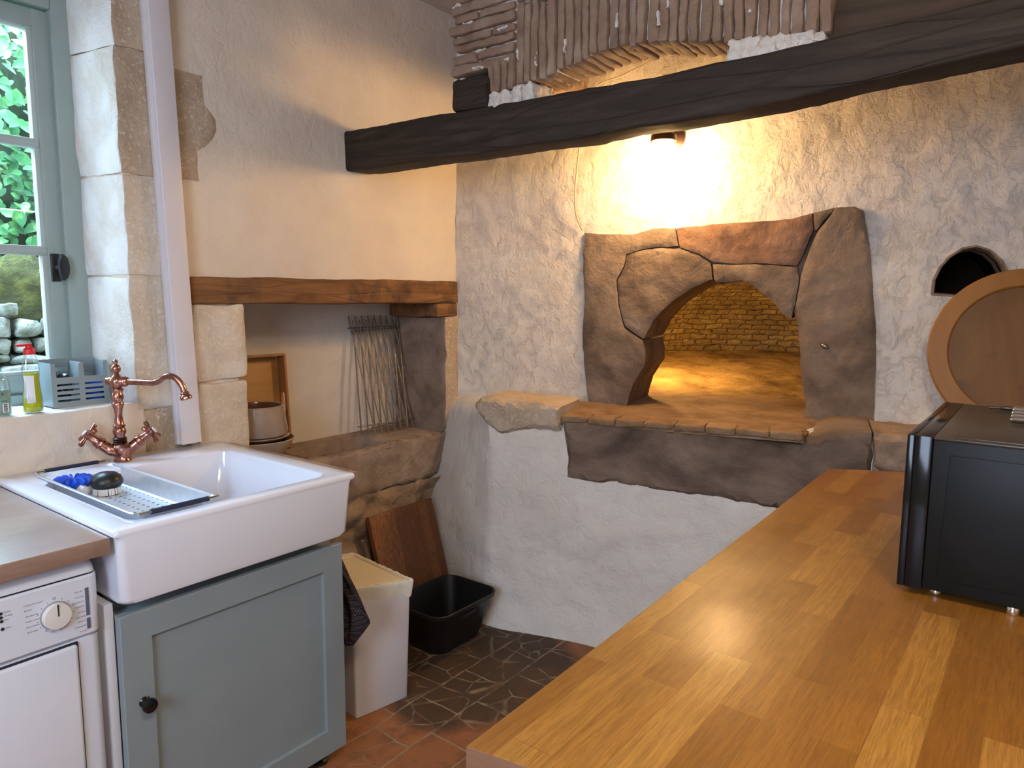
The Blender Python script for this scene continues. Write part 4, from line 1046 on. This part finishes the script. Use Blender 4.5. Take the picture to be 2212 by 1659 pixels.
loft(bm, rings, True, True); obj('blue_frill', bm, M['blue'], sc)
bm = NB(); lathe(bm, [(.006, 0), (.013, .004), (.015, .012), (.011, .02), (.012, .03), (.006, .034)], c + V(.004, -.030, .008), (.1, -.8, -.02)); obj('white_knob', bm, M['white_brush'], sc)

# ------------------------------------------------------------------ sink cabinet
cb = empty('sink_cabinet', (1.0, 1.99, 0), 'sage grey cabinet with one panelled door under the white sink', 'cabinet')
bm = NB(); box(bm, (.690, 1.662, .075), (1.316, 2.30, .700), .002); box(bm, (.690, 1.715, .70), (1.316, 1.735, .737)); box(bm, (.690, 2.2, .70), (1.316, 2.22, .737)); obj('carcass', bm, M['cabinet'], cb)
bm = NB(); box(bm, (.664, 1.668, .02), (.684, 2.30, .736), .002); obj('side_panel', bm, M['cabinet_side'], cb)
DX0, DX1, DZ0, DZ1 = .683, 1.319, .066, .709
bm = NB(); y0, y1 = 1.638, 1.660
loop = [[V(x, y, z) for x, z in q] for q, y in ((rect(DX0, DX1, DZ0, DZ1), y1), (rect(DX0, DX1, DZ0, DZ1), y0 + .002), (rect(DX0 + .002, DX1 - .002, DZ0 + .002, DZ1 - .002), y0), (rect(.753, 1.250, .142, .640), y0), (rect(.7545, 1.2485, .1435, .6385), y0 + .011))]
loft(bm, loop, True, True); dr = obj('door', bm, M['cabinet'], cb, 20)
bm = NB(); lathe(bm, [(.012, 0), (.013, .003), (.008, .008), (.007, .016), (.013, .021), (.0175, .027), (.0165, .033), (.009, .036)], (.727, y0, .487), (0, -1, 0)); obj('door_knob', bm, M['black'], dr)
for x, y in ((1.275, 1.71), (.73, 1.71), (1.275, 2.25), (.73, 2.25)):
    bm = NB(); lathe(bm, [(.022, 0), (.022, .01), (.014, .014), (.014, .076)], (x, y, 0), seg=16); obj('leg', bm, M['black_satin'], cb)
bm = NB(); box(bm, (1.362, 1.665, .868), (1.408, 2.35, .905), .002); box(bm, (1.37, 2.06, 0), (1.395, 2.30, .868), .001)
st = empty('wood_end_strip', (1.385, 2.0, 0), 'narrow wooden end strip beyond the sink, on its stone side', 'worktop')
obj('strip_top', bm, M['worktop_left'], st)

# towel hanging at the cabinet's far side
tw = [(1.335, 1.70, .66), (1.34, 1.80, .665)]
bm = NB(); rows = []
for j in range(26):
    t = j / 25; z = .66 - t * .30; row = []
    wd_ = .035 + .11 * min(1, t / .62) if t < .62 else .145 * (1 - (t - .62) / .38) + .012
    for i in range(17):
        s = i / 16 - .5
        row.append(V(1.352 + .016 * math.sin(s * 16 + t * 2) * (1 - .4 * t) + .028 * math.sin(t * 2.2), 1.735 + s * wd_ * 1.6 - .05 * t, z - .03 * abs(s)))
    rows.append(row)
loft(bm, rows, closed=False); r = bmesh.ops.solidify(bm, geom=bm.faces[:], thickness=.005)
tag(obj('tea_towel', bm, M['towel']), 'dark checked tea towel hanging in folds between the grey cabinet and the white bin', 'towel')

# ------------------------------------------------------------------ worktop and dryer by the window
bm = NB(); box(bm, (-1.0, 1.623, .868), (.669, 2.366, .906), .003)
tag(obj('kitchen_worktop', bm, M['worktop_left']), 'wooden worktop by the window with daylight sheen, above the white dryer', 'worktop')
dy = empty('tumble_dryer', (.35, 1.97, 0), 'white tumble dryer with a round programme knob, under the wooden worktop', 'dryer')
FY = 1.650
bm = NB()
def dsec(y0_, x1, r=.018): return [(.05, 2.28), (.05, y0_), (x1 - r, y0_)] + [(x1 - r + r * math.sin(a), y0_ + r - r * math.cos(a)) for a in (.4, .8, 1.2, 1.57)] + [(x1, 2.28)]
loft(bm, [[V(x, y, z) for x, y in dsec(FY + .006, .649)] for z in (.04, .680)], True, True)
loft(bm, [[V(x, y, z) for x, y in dsec(FY + .012, .646)] for z in (.680, .832)], True, True)
obj('dryer_body', bm, M['enamel'], dy)
bm = NB(); loft(bm, [[V(x, y, z) for x, y in dsec(FY + dy_, .649 - dx_)] for z, dy_, dx_ in ((.829, .004, .0), (.846, .006, .003), (.858, .016, .012))], True, True); obj('top_lid', bm, M['enamel'], dy)
bm = NB(); loft(bm, [[V(x, y, z) for x, y in dsec(FY + dy_, .650)] for z, dy_ in ((.690, .004), (.694, 0), (.822, -.001), (.826, .003))], True, True)
cp = obj('control_panel', bm, M['enamel'], dy)
bm = NB(); loft(bm, [[V(x, y, z) for x, y in dsec(FY + .004, .6485)] for z in (.8255, .8295)], True, True); obj('lid_seam', bm, M['seam'], dy)
bm = NB(); box(bm, (.08, FY - .004, .10), (.600, FY + .010, .678), .008, 3); dd = obj('dryer_door', bm, M['enamel'], dy)
bm = NB(); box(bm, (.077, FY + .002, .097), (.6025, FY + .009, .6815), .003); obj('door_gasket', bm, M['seam'], dd)
bm = NB(); lathe(bm, [(.0298, 0), (.0298, .002), (.0285, .004)], (.561, FY - .001, .758), (0, -1, 0), 40); kr = obj('knob_ring', bm, plain('grey_ring', (.25, .25, .28), .4), dy)
bm = NB(); lathe(bm, [(.0285, 0), (.0275, .011), (.026, .013), (.012, .0145)], (.561, FY - .003, .758), (0, -1, 0), 40); kn = obj('programme_knob', bm, plain('ivory_knob', (.66, .64, .60), .35), dy)
bm = NB(); box(bm, (.5598, FY - .0185, .760), (.5622, FY - .0165, .7855)); obj('knob_pointer', bm, M['seam'], kn)
def lettering(name, items, y, mat, parent):
    bm = NB()
    for txt, x, z, sz_, al in items:
        cu = bpy.data.curves.new('t', 'FONT'); cu.body = txt; cu.size = sz_; cu.align_x = al; cu.resolution_u = 2
        to = bpy.data.objects.new('t', cu); COL.objects.link(to)
        me = to.to_mesh(); n0 = len(bm.verts)
        vs = [bm.verts.new((x + v.co.x, y, z + v.co.y)) for v in me.vertices]
        for p in me.polygons:
            try: bm.faces.new([vs[i] for i in p.vertices])
            except ValueError: pass
        to.to_mesh_clear(); bpy.data.objects.remove(to); bpy.data.curves.remove(cu)
    return obj(name, bm, mat, parent, None, recalc=False)
def pan(x, y): p = ony(x, y, FY); return p.x, p.z
T = []
for txt, (x, y) in (('Cooling 10 minutes', (50, 1312)), ('Refresh', (51.5, 1322.5)), ('Delicates 3kg', (53.5, 1335)), ('Heavy cottons', (55, 1346)), ('Extra delicate', (56, 1358)), ('20 minutes', (58, 1369)), ('Drying', (7, 1324.5)), ('Cooling', (8, 1333)), ('End', (9.5, 1341)), ('Filter', (12, 1358))):
    T.append((txt, *pan(x, y), .0045, 'LEFT'))
for txt, (x, y) in (('Extra dry', (177.5, 1277)), ('Store dry', (179.5, 1288)), ('Cupboard dry', (181, 1298.5)), ('Damp dry', (182, 1308.5)), ('Iron dry', (183.5, 1320)), ('Extra damp', (184.5, 1330)), ('Extra dry', (185.5, 1340)), ('Cupboard dry', (186.5, 1350)), ('Iron dry', (187.5, 1361))):
    T.append((txt, *pan(x, y), .0042, 'RIGHT'))
T.append(('Off', *pan(116, 1294), .0056, 'CENTER'))
for t_ in T: lettering('panel_lettering', [t_], FY - .0012, M['print'], cp)
bm = NB()
for x, y in ((1, 1326), (1.5, 1334.5), (3, 1342.5), (5, 1359)):
    px_, pz_ = pan(x, y); bm = NB(); lathe(bm, [(.0032, 0), (.0032, .0015)], (px_, FY - .0005, pz_), (0, -1, 0), 16); obj('indicator_light', bm, M['seam'], cp)
for (xa, ya), (xb, yb) in (((179.5, 1271), (193.5, 1327)), ((188, 1334.5), (196, 1355))):
    a, b = pan(xa, ya), pan(xb, yb); bm = NB(); box(bm, (.6205, FY - .0022, b[1]), (.6275, FY - .0008, a[1])); obj('programme_bar', bm, M['print'], cp)
bm = NB()
for a in range(0, 360, 24):
    q = R(a + 90); box(bm, (.561 + .0345 * math.cos(q) - .0007, FY - .0015, .758 + .0345 * math.sin(q) - .0007), (.561 + .0345 * math.cos(q) + .0007, FY - .0004, .758 + .0345 * math.sin(q) + .0007))
obj('dial_marks', bm, M['print'], cp)
# ------------------------------------------------------------------ bin, tub, board beside the cabinet
bn = empty('pedal_bin', (1.62, 1.95, 0), 'tall white plastic bin with a cream liner folded over its rim, beside the grey cabinet', 'bin')
def quad(z, p, r=.012, n=4):
    """rounded quad through 4 plan corners"""
    out = []
    for i in range(4):
        a, b, c = Vector(p[i - 1]), Vector(p[i]), Vector(p[(i + 1) % 4])
        u = b + (a - b).normalized() * r; w = b + (c - b).normalized() * r
        for k in range(n + 1):
            t = k / n; q = (u * (1 - t) ** 2 + b * 2 * t * (1 - t) + w * t * t); out.append(V(q.x, q.y, z))
    return out
fl_, fr_ = onz(770, 1553, .003), onz(880, 1505, .003)
bt_ = [(fl_.x, fl_.y), (fr_.x + .004, fr_.y), (fr_.x + .028, fr_.y + .30), (fl_.x + .03, fl_.y + .30)]
ZB = .445
tfl, tfr, tbr = onz(762, 1288, ZB - .02), onz(888, 1268, ZB - .02), onz(765, 1200, ZB)
tp_ = [(tfl.x, tfl.y), (tfr.x, tfr.y), (tbr.x, tbr.y), (tbr.x + tfl.x - tfr.x, tbr.y + tfl.y - tfr.y)]
sh = lambda p, k: [tuple(Vector((sum(q[0] for q in p) / 4, sum(q[1] for q in p) / 4)).lerp(Vector(q), k)) for q in p]
bm = NB(); loft(bm, [quad(.0, sh(bt_, .98)), quad(.004, bt_), quad(ZB - .015, tp_), quad(ZB - .015, sh(tp_, .95)), quad(.02, sh(bt_, .94))], True, True)
obj('bin_body', bm, M['bin'], bn)
bm = NB(); loops = []
for j, (z, k) in enumerate(((ZB - .050, 1.015), (ZB - .043, 1.02), (ZB - .006, 1.045), (ZB + .006, 1.055), (ZB + .009, 1.045), (ZB + .007, .985), (ZB - .02, .96))):
    l = []
    for i, p in enumerate(resample([(q.x, q.y) for q in quad(0, sh(tp_, k), .006)], .008)):
        jag = .010 * noise.noise(V(i * .35, j * .3, 2)) if j < 2 else .004 * noise.noise(V(i * .4, j, 5))
        l.append((p, jag))
    loops.append(l)
m_ = min(len(l) for l in loops)
L = []
for j, l in enumerate(loops):
    z = (ZB - .050, ZB - .043, ZB - .006, ZB + .006, ZB + .009, ZB + .007, ZB - .02)[j]
    pp = [l[int(i * len(l) / m_)] for i in range(m_)]
    L.append([V(p[0] + .3 * jg, p[1] + .3 * jg, z + jg) for p, jg in pp])
loft(bm, L); obj('bin_liner', bm, M['liner'], bn)
bm = NB(); loft(bm, [quad(ZB - .012, sh(tp_, .95)), quad(ZB + .006, sh(tp_, .97)), quad(ZB + .008, sh(tp_, .90)), quad(ZB + .003, sh(tp_, .875)), quad(ZB + .002, sh(tp_, .5))], True, True); obj('bin_lid', bm, M['lid'], bn)

tb = empty('storage_tub', (2.1, 1.95, 0), 'black plastic storage tub standing on the dark tiles against the white wall', 'tub')
bm = NB()
TB = lambda z, x0, x1, y0, y1, r: [V((x0 + x1) / 2 + a, (y0 + y1) / 2 + b, z) for a, b in rrect(x1 - x0, y1 - y0, r, 6)]
loft(bm, [TB(.0, 1.985, 2.225, 1.875, 2.035, .04), TB(.004, 1.972, 2.238, 1.862, 2.048, .045), TB(.185, 1.905, 2.268, 1.795, 2.085, .06), TB(.19, 1.898, 2.275, 1.788, 2.092, .064), TB(.204, 1.896, 2.277, 1.786, 2.094, .065), TB(.206, 1.90, 2.273, 1.79, 2.09, .062), TB(.204, 1.905, 2.268, 1.795, 2.085, .06), TB(.012, 1.978, 2.232, 1.868, 2.042, .045)], True, True)
obj('tub_shell', bm, M['tub'], tb)
bm = NB(); box(bm, (2.05, 1.7935, .150), (2.13, 1.7975, .168), .001)
for v in bm.verts: v.co.y += (.19 - v.co.z) * .35
obj('tub_handhold', bm, M['seam'], tb)

def board_xyz(px, py): return onp(px, py, (0, 2.300, .487), V(0, .487, -.15).normalized())
b_up = V(0, .15, .487).normalized(); b_n = V(0, .487, -.15).normalized()
tl, tr = board_xyz(797, 1118), board_xyz(932, 1075)
tl.z = tr.z = (tl.z + tr.z) / 2; tl.y = tr.y = 2.15 + .15 * tl.z / .487
h = tl.z / b_up.z - .002
bm = NB(); prism(bm, [(0, 0), (tr.x - tl.x, 0), (tr.x - tl.x, h), (0, h)], tl - b_up * h, (1, 0, 0), b_up, b_n, .026, .002)
tag(obj('spare_board', bm, M['board']), 'brown staved wooden board leaning against the rubble wall behind the black tub', 'board')

# ------------------------------------------------------------------ things in the niche
tr_ = empty('wooden_tray', (1.65, 2.66, .77), 'honey wooden serving tray with a slotted handle, stood on edge in the niche', 'tray')
lean = Matrix.Translation((0, 2.645, .772)) @ Matrix.Rotation(R(-4), 4, 'X')
def tr_box(lo, hi, b=.002): bm = NB(); box(bm, lo, hi, b, M=lean); return bm
TH, TX0, TX1 = .415, 1.42, 1.868
obj('tray_base', tr_box((TX0, .052, 0), (TX1, .060, TH)), M['tray'], tr_)
for z_ in (TH - .010, 0): obj('tray_side', tr_box((TX0, 0, z_), (TX1, .056, z_ + .010)), M['tray_rim'], tr_)
bm = NB(); slot_ = [(.028 + .013 * math.cos(a) , (.235 if math.sin(a) > 0 else .165) + .013 * math.sin(a)) for a in np.linspace(0, 2 * math.pi, 24, endpoint=False)]
panel(bm, rect(0, .056, .008, TH - .008), [slot_], org=(TX1, 0, 0), u=(0, 1, 0), v=(0, 0, 1), n=(-1, 0, 0), step=.02, depth=.010, back=False)
panel(bm, rect(0, .056, .008, TH - .008), [slot_], org=(TX1 - .010, 0, 0), u=(0, 1, 0), v=(0, 0, 1), n=(1, 0, 0), step=.02)
for v in bm.verts: v.co = lean @ v.co
obj('tray_handle_end', bm, M['tray_rim'], tr_)

def dish_lathe(prof, c, top=False): bm = NB(); lathe(bm, prof, c, seg=48, cap1=top); return bm
c = V(1.606, 2.500, .768)
bw = empty('stoneware_bowl', c, 'wide pale stoneware bowl at the bottom of the pot stack in the niche', 'bowl')
obj('bowl_body', dish_lathe([(.055, 0), (.06, .003), (.085, .026), (.133, .090), (.140, .102), (.137, .104)], c), M['pot_pale'], bw)
bm = NB(); lathe(bm, [(.137, .104), (.130, .096), (.082, .034), (.05, .012)], c, seg=48, cap0=False); obj('bowl_glaze', bm, M['pot_in'], bw)
c2 = V(1.606, 2.500, .8645)
obj_ = dish_lathe([(.07, 0), (.09, .002), (.118, .014), (.122, .018), (.116, .0195), (.06, .006)], c2, True)
tag(obj('stoneware_plate', obj_, M['pot_pale']), 'pale plate between the stoneware bowl and the casserole in the niche', 'plate')
c3 = V(1.606, 2.498, .8845)
cs = empty('casserole_dish', c3, 'grey-brown stoneware casserole, topmost of the pot stack in the niche', 'casserole')
obj('casserole_body', dish_lathe([(.095, 0), (.110, .004), (.116, .016), (.103, .100), (.101, .117), (.096, .121), (.091, .119)], c3), M['pot'], cs)
bm = NB(); lathe(bm, [(.091, .119), (.088, .110), (.098, .02), (.08, .012)], c3, seg=48, cap0=False); obj('casserole_glaze', bm, M['pot_in'], cs)

rk = empty('steel_rack', (2.42, 2.63, .77), 'dark steel grill rack of two crossed grids leaning in the niche', 'rack')
def grid(tl_, tr__, bl_, br_, n_, up, off):
    bars = []
    for i in range(n_):
        t = i / (n_ - 1); a, b = tl_.lerp(tr__, t), bl_.lerp(br_, t); d_ = (a - b)
        bm = NB(); tube(bm, [b, b + d_ * 1.0], .0036, 8); obj('rack_rod', bm, M['dark_steel'], rk)
    for t in (.07, .90):
        a = bl_.lerp(tl_, t) + V(-.012, off, 0); b = br_.lerp(tr__, t) + V(.012, off, 0)
        bm = NB(); tube(bm, [a, b], .0034, 8); obj('rack_crossbar', bm, M['dark_steel'], rk)
yt, zt = 2.700, .7755
grid(ony(752, 683, yt), ony(846, 680, yt), onz(813, 942, zt), onz(905, 919, zt), 8, 0, .007)
grid(ony(762, 692, yt - .012), ony(859, 684, yt - .012), onz(781, 939, zt), onz(881, 925, zt), 8, 0, .007)

# ------------------------------------------------------------------ the near worktop and what stands on it
RT = .905
w0, w1_, w2, w3 = onz(1005, 1612, RT), onz(1145, 1659, RT), onz(1790, 1012, RT), onz(1950, 1019, RT)
dn = (w1_ - w0).normalized(); df = (w3 - w2).normalized()
e0 = w0 + dn * (1.0 / abs(dn.y)); e1 = w2 + df * (.92 / abs(df.y))
cs_ = [(w0.x, w0.y), (e0.x, e0.y), (e1.x, e1.y), (w2.x, w2.y)]
bm = NB(); prism(bm, cs_, (0, 0, RT), (1, 0, 0), (0, 1, 0), (0, 0, -1), .042, .0025)
wt = obj('oak_worktop', bm, [M['worktop'], M['end_grain']])
for p in wt.data.polygons:
    if p.normal.x < -.6: p.material_index = 1
tag(wt, 'long oiled butcher-block worktop in the foreground with the black oven standing on it', 'worktop')
bs = empty('base_cabinet', (1.6, 0, 0), 'pale base cabinet under the long foreground worktop', 'cabinet')
bm = NB(); prism(bm, [(.68, .44), (.75, -.58), (2.30, -.58), (2.25, .44)], (0, 0, .08), (1, 0, 0), (0, 1, 0), (0, 0, 1), .782); obj('carcass', bm, M['cabinet_side'], bs)
bm = NB(); prism(bm, [(.73, .39), (.80, -.53), (2.25, -.53), (2.20, .39)], (0, 0, 0), (1, 0, 0), (0, 1, 0), (0, 0, 1), .09); obj('plinth', bm, M['seam'], bs)
for i in range(3):
    x0 = .72 + i * .505; bm = NB(); box(bm, (x0, .436, .10), (x0 + .495, .458, .85), .002); d_ = obj('door', bm, M['cabinet'], bs)
    bm = NB(); lathe(bm, [(.012, 0), (.008, .006), (.016, .02), (.010, .028)], (x0 + .44, .457, .70), (0, 1, 0)); obj('door_knob', bm, M['black'], d_)

mw = empty('countertop_oven', (1.68, -.05, RT), 'black countertop oven standing on the foreground worktop', 'oven')
MX0, MX1, MY1, MY0, MZ0, MZ1 = 1.430, 1.945, .198, -.16, .921, 1.199
bm = NB(); box(bm, (MX0, MY0, MZ0), (MX1, MY1 - .040, MZ1 - .004), .004)
obj('oven_body', bm, M['black_metal'], mw)
bm = NB(); box(bm, (MX0 + .002, MY0, MZ1 - .005), (MX1 - .002, MY1 - .040, MZ1), .0015); box(bm, (MX0 + .02, MY0 + .03, MZ1 - .002), (MX1 - .02, MY1 - .070, MZ1 + .0015), .001); obj('oven_top', bm, M['black_top'], mw)
bm = NB(); box(bm, (MX0 - .0005, MY1 - .0395, MZ0 - .002), (MX1 + .0005, MY1 - .0125, MZ1 + .0005), .001); fr = obj('front_frame', bm, M['black_glass'], mw)
bm = NB(); box(bm, (MX0 - .0005, MY1 - .012, MZ0 - .002), (MX1 + .0005, MY1, MZ1 + .0005), .0015); obj('oven_door', bm, M['black_glass'], mw)
bm = NB(); prism(bm, [(-.13, MZ0 + .025), (MY1 - .062, MZ0 + .025), (MY1 - .068, MZ1 - .028), (-.13, MZ1 - .03)], (MX0 - .0, 0, 0), (0, 1, 0), (0, 0, 1), (-1, 0, 0), .0028, .0012); obj('side_panel', bm, M['black_metal'], mw)
for x, y in ((MX0 + .018, .022), (MX0 + .03, MY1 - .06), (MX1 - .04, MY1 - .06), (MX1 - .04, -.12), (MX0 + .03, -.13)):
    bm = NB(); lathe(bm, [(.009, 0), (.011, .003), (.011, .010), (.008, .018)], (x, y, RT + .0005), seg=16); obj('foot', bm, M['chrome'], mw)
tv = empty('metal_trivet', (1.72, 0, MZ1), 'metal trivet of parallel silver bars lying on the black oven', 'trivet')
for i, (x, y) in enumerate(((2193, 893), (2187, 902), (2184, 910), (2179, 920))):
    p = onz(x, y, MZ1 + .008); bm = NB()
    p.x = 1.83 - i * .052
    q = V(p.x, .061 - .001 * i, MZ1 + .0105)
    tube(bm, [q, q - V(0, .004, 0), q - V(0, .15, 0)], [.005, .0072, .0072], 12); obj('trivet_bar', bm, M['chrome'], tv)
bm = NB()
for y in (-.02, -.07): box(bm, (1.66, y - .005, MZ1 + .001), (1.845, y + .005, MZ1 + .005), .001)
obj('trivet_crosspiece', bm, M['chrome'], tv)
tg = empty('black_tongs', (1.86, .07, MZ1), 'thin black kitchen tongs lying behind the silver trivet on the oven', 'tongs')
for s in (0, 1):
    bm = NB(); tube(bm, spline([(1.862 + .02 * s, .105 - .02 * s, MZ1 + .006), (1.868 + .006 * s, .07, MZ1 + .007), (1.878 - .012 * s, .03, MZ1 + .006), (1.885, -.08, MZ1 + .006)]), [.002] * 6 + [.004] * 19, 8); obj('tongs_arm', bm, M['black_satin'], tg)

# ------------------------------------------------------------------ round wooden platter leaning on the wall, on the plastered ledge
pn = (-UP_N * math.cos(R(14)) + V(0, 0, 1) * math.sin(R(14))).normalized()
PX = 2.93
pa, pb, pc_ = onx(1997, 755, PX), onx(2212, 579, PX + .05), None
Rp = .302
pcen = onp(2216, 762, COR + UP_N * -.10, UP_N)
pl_ = empty('wooden_platter', pcen - V(0, 0, Rp), 'large round wooden platter with a raised rim, leaning on the wall behind the black oven', 'platter')
bm = NB(); lathe(bm, [(Rp - .004, -.012), (Rp, -.004), (Rp, .010), (Rp - .004, .014), (Rp - .060, .016), (Rp - .064, .013), (Rp - .067, .001), (Rp - .075, -.012)], pcen, pn, 96); obj('platter_rim', bm, M['platter_rim'], pl_)
bm = NB(); lathe(bm, [(Rp - .055, -.010), (Rp - .055, .000), (Rp - .12, -.001), (.01, -.001)], pcen, pn, 64); obj('platter_board', bm, M['platter'], pl_)
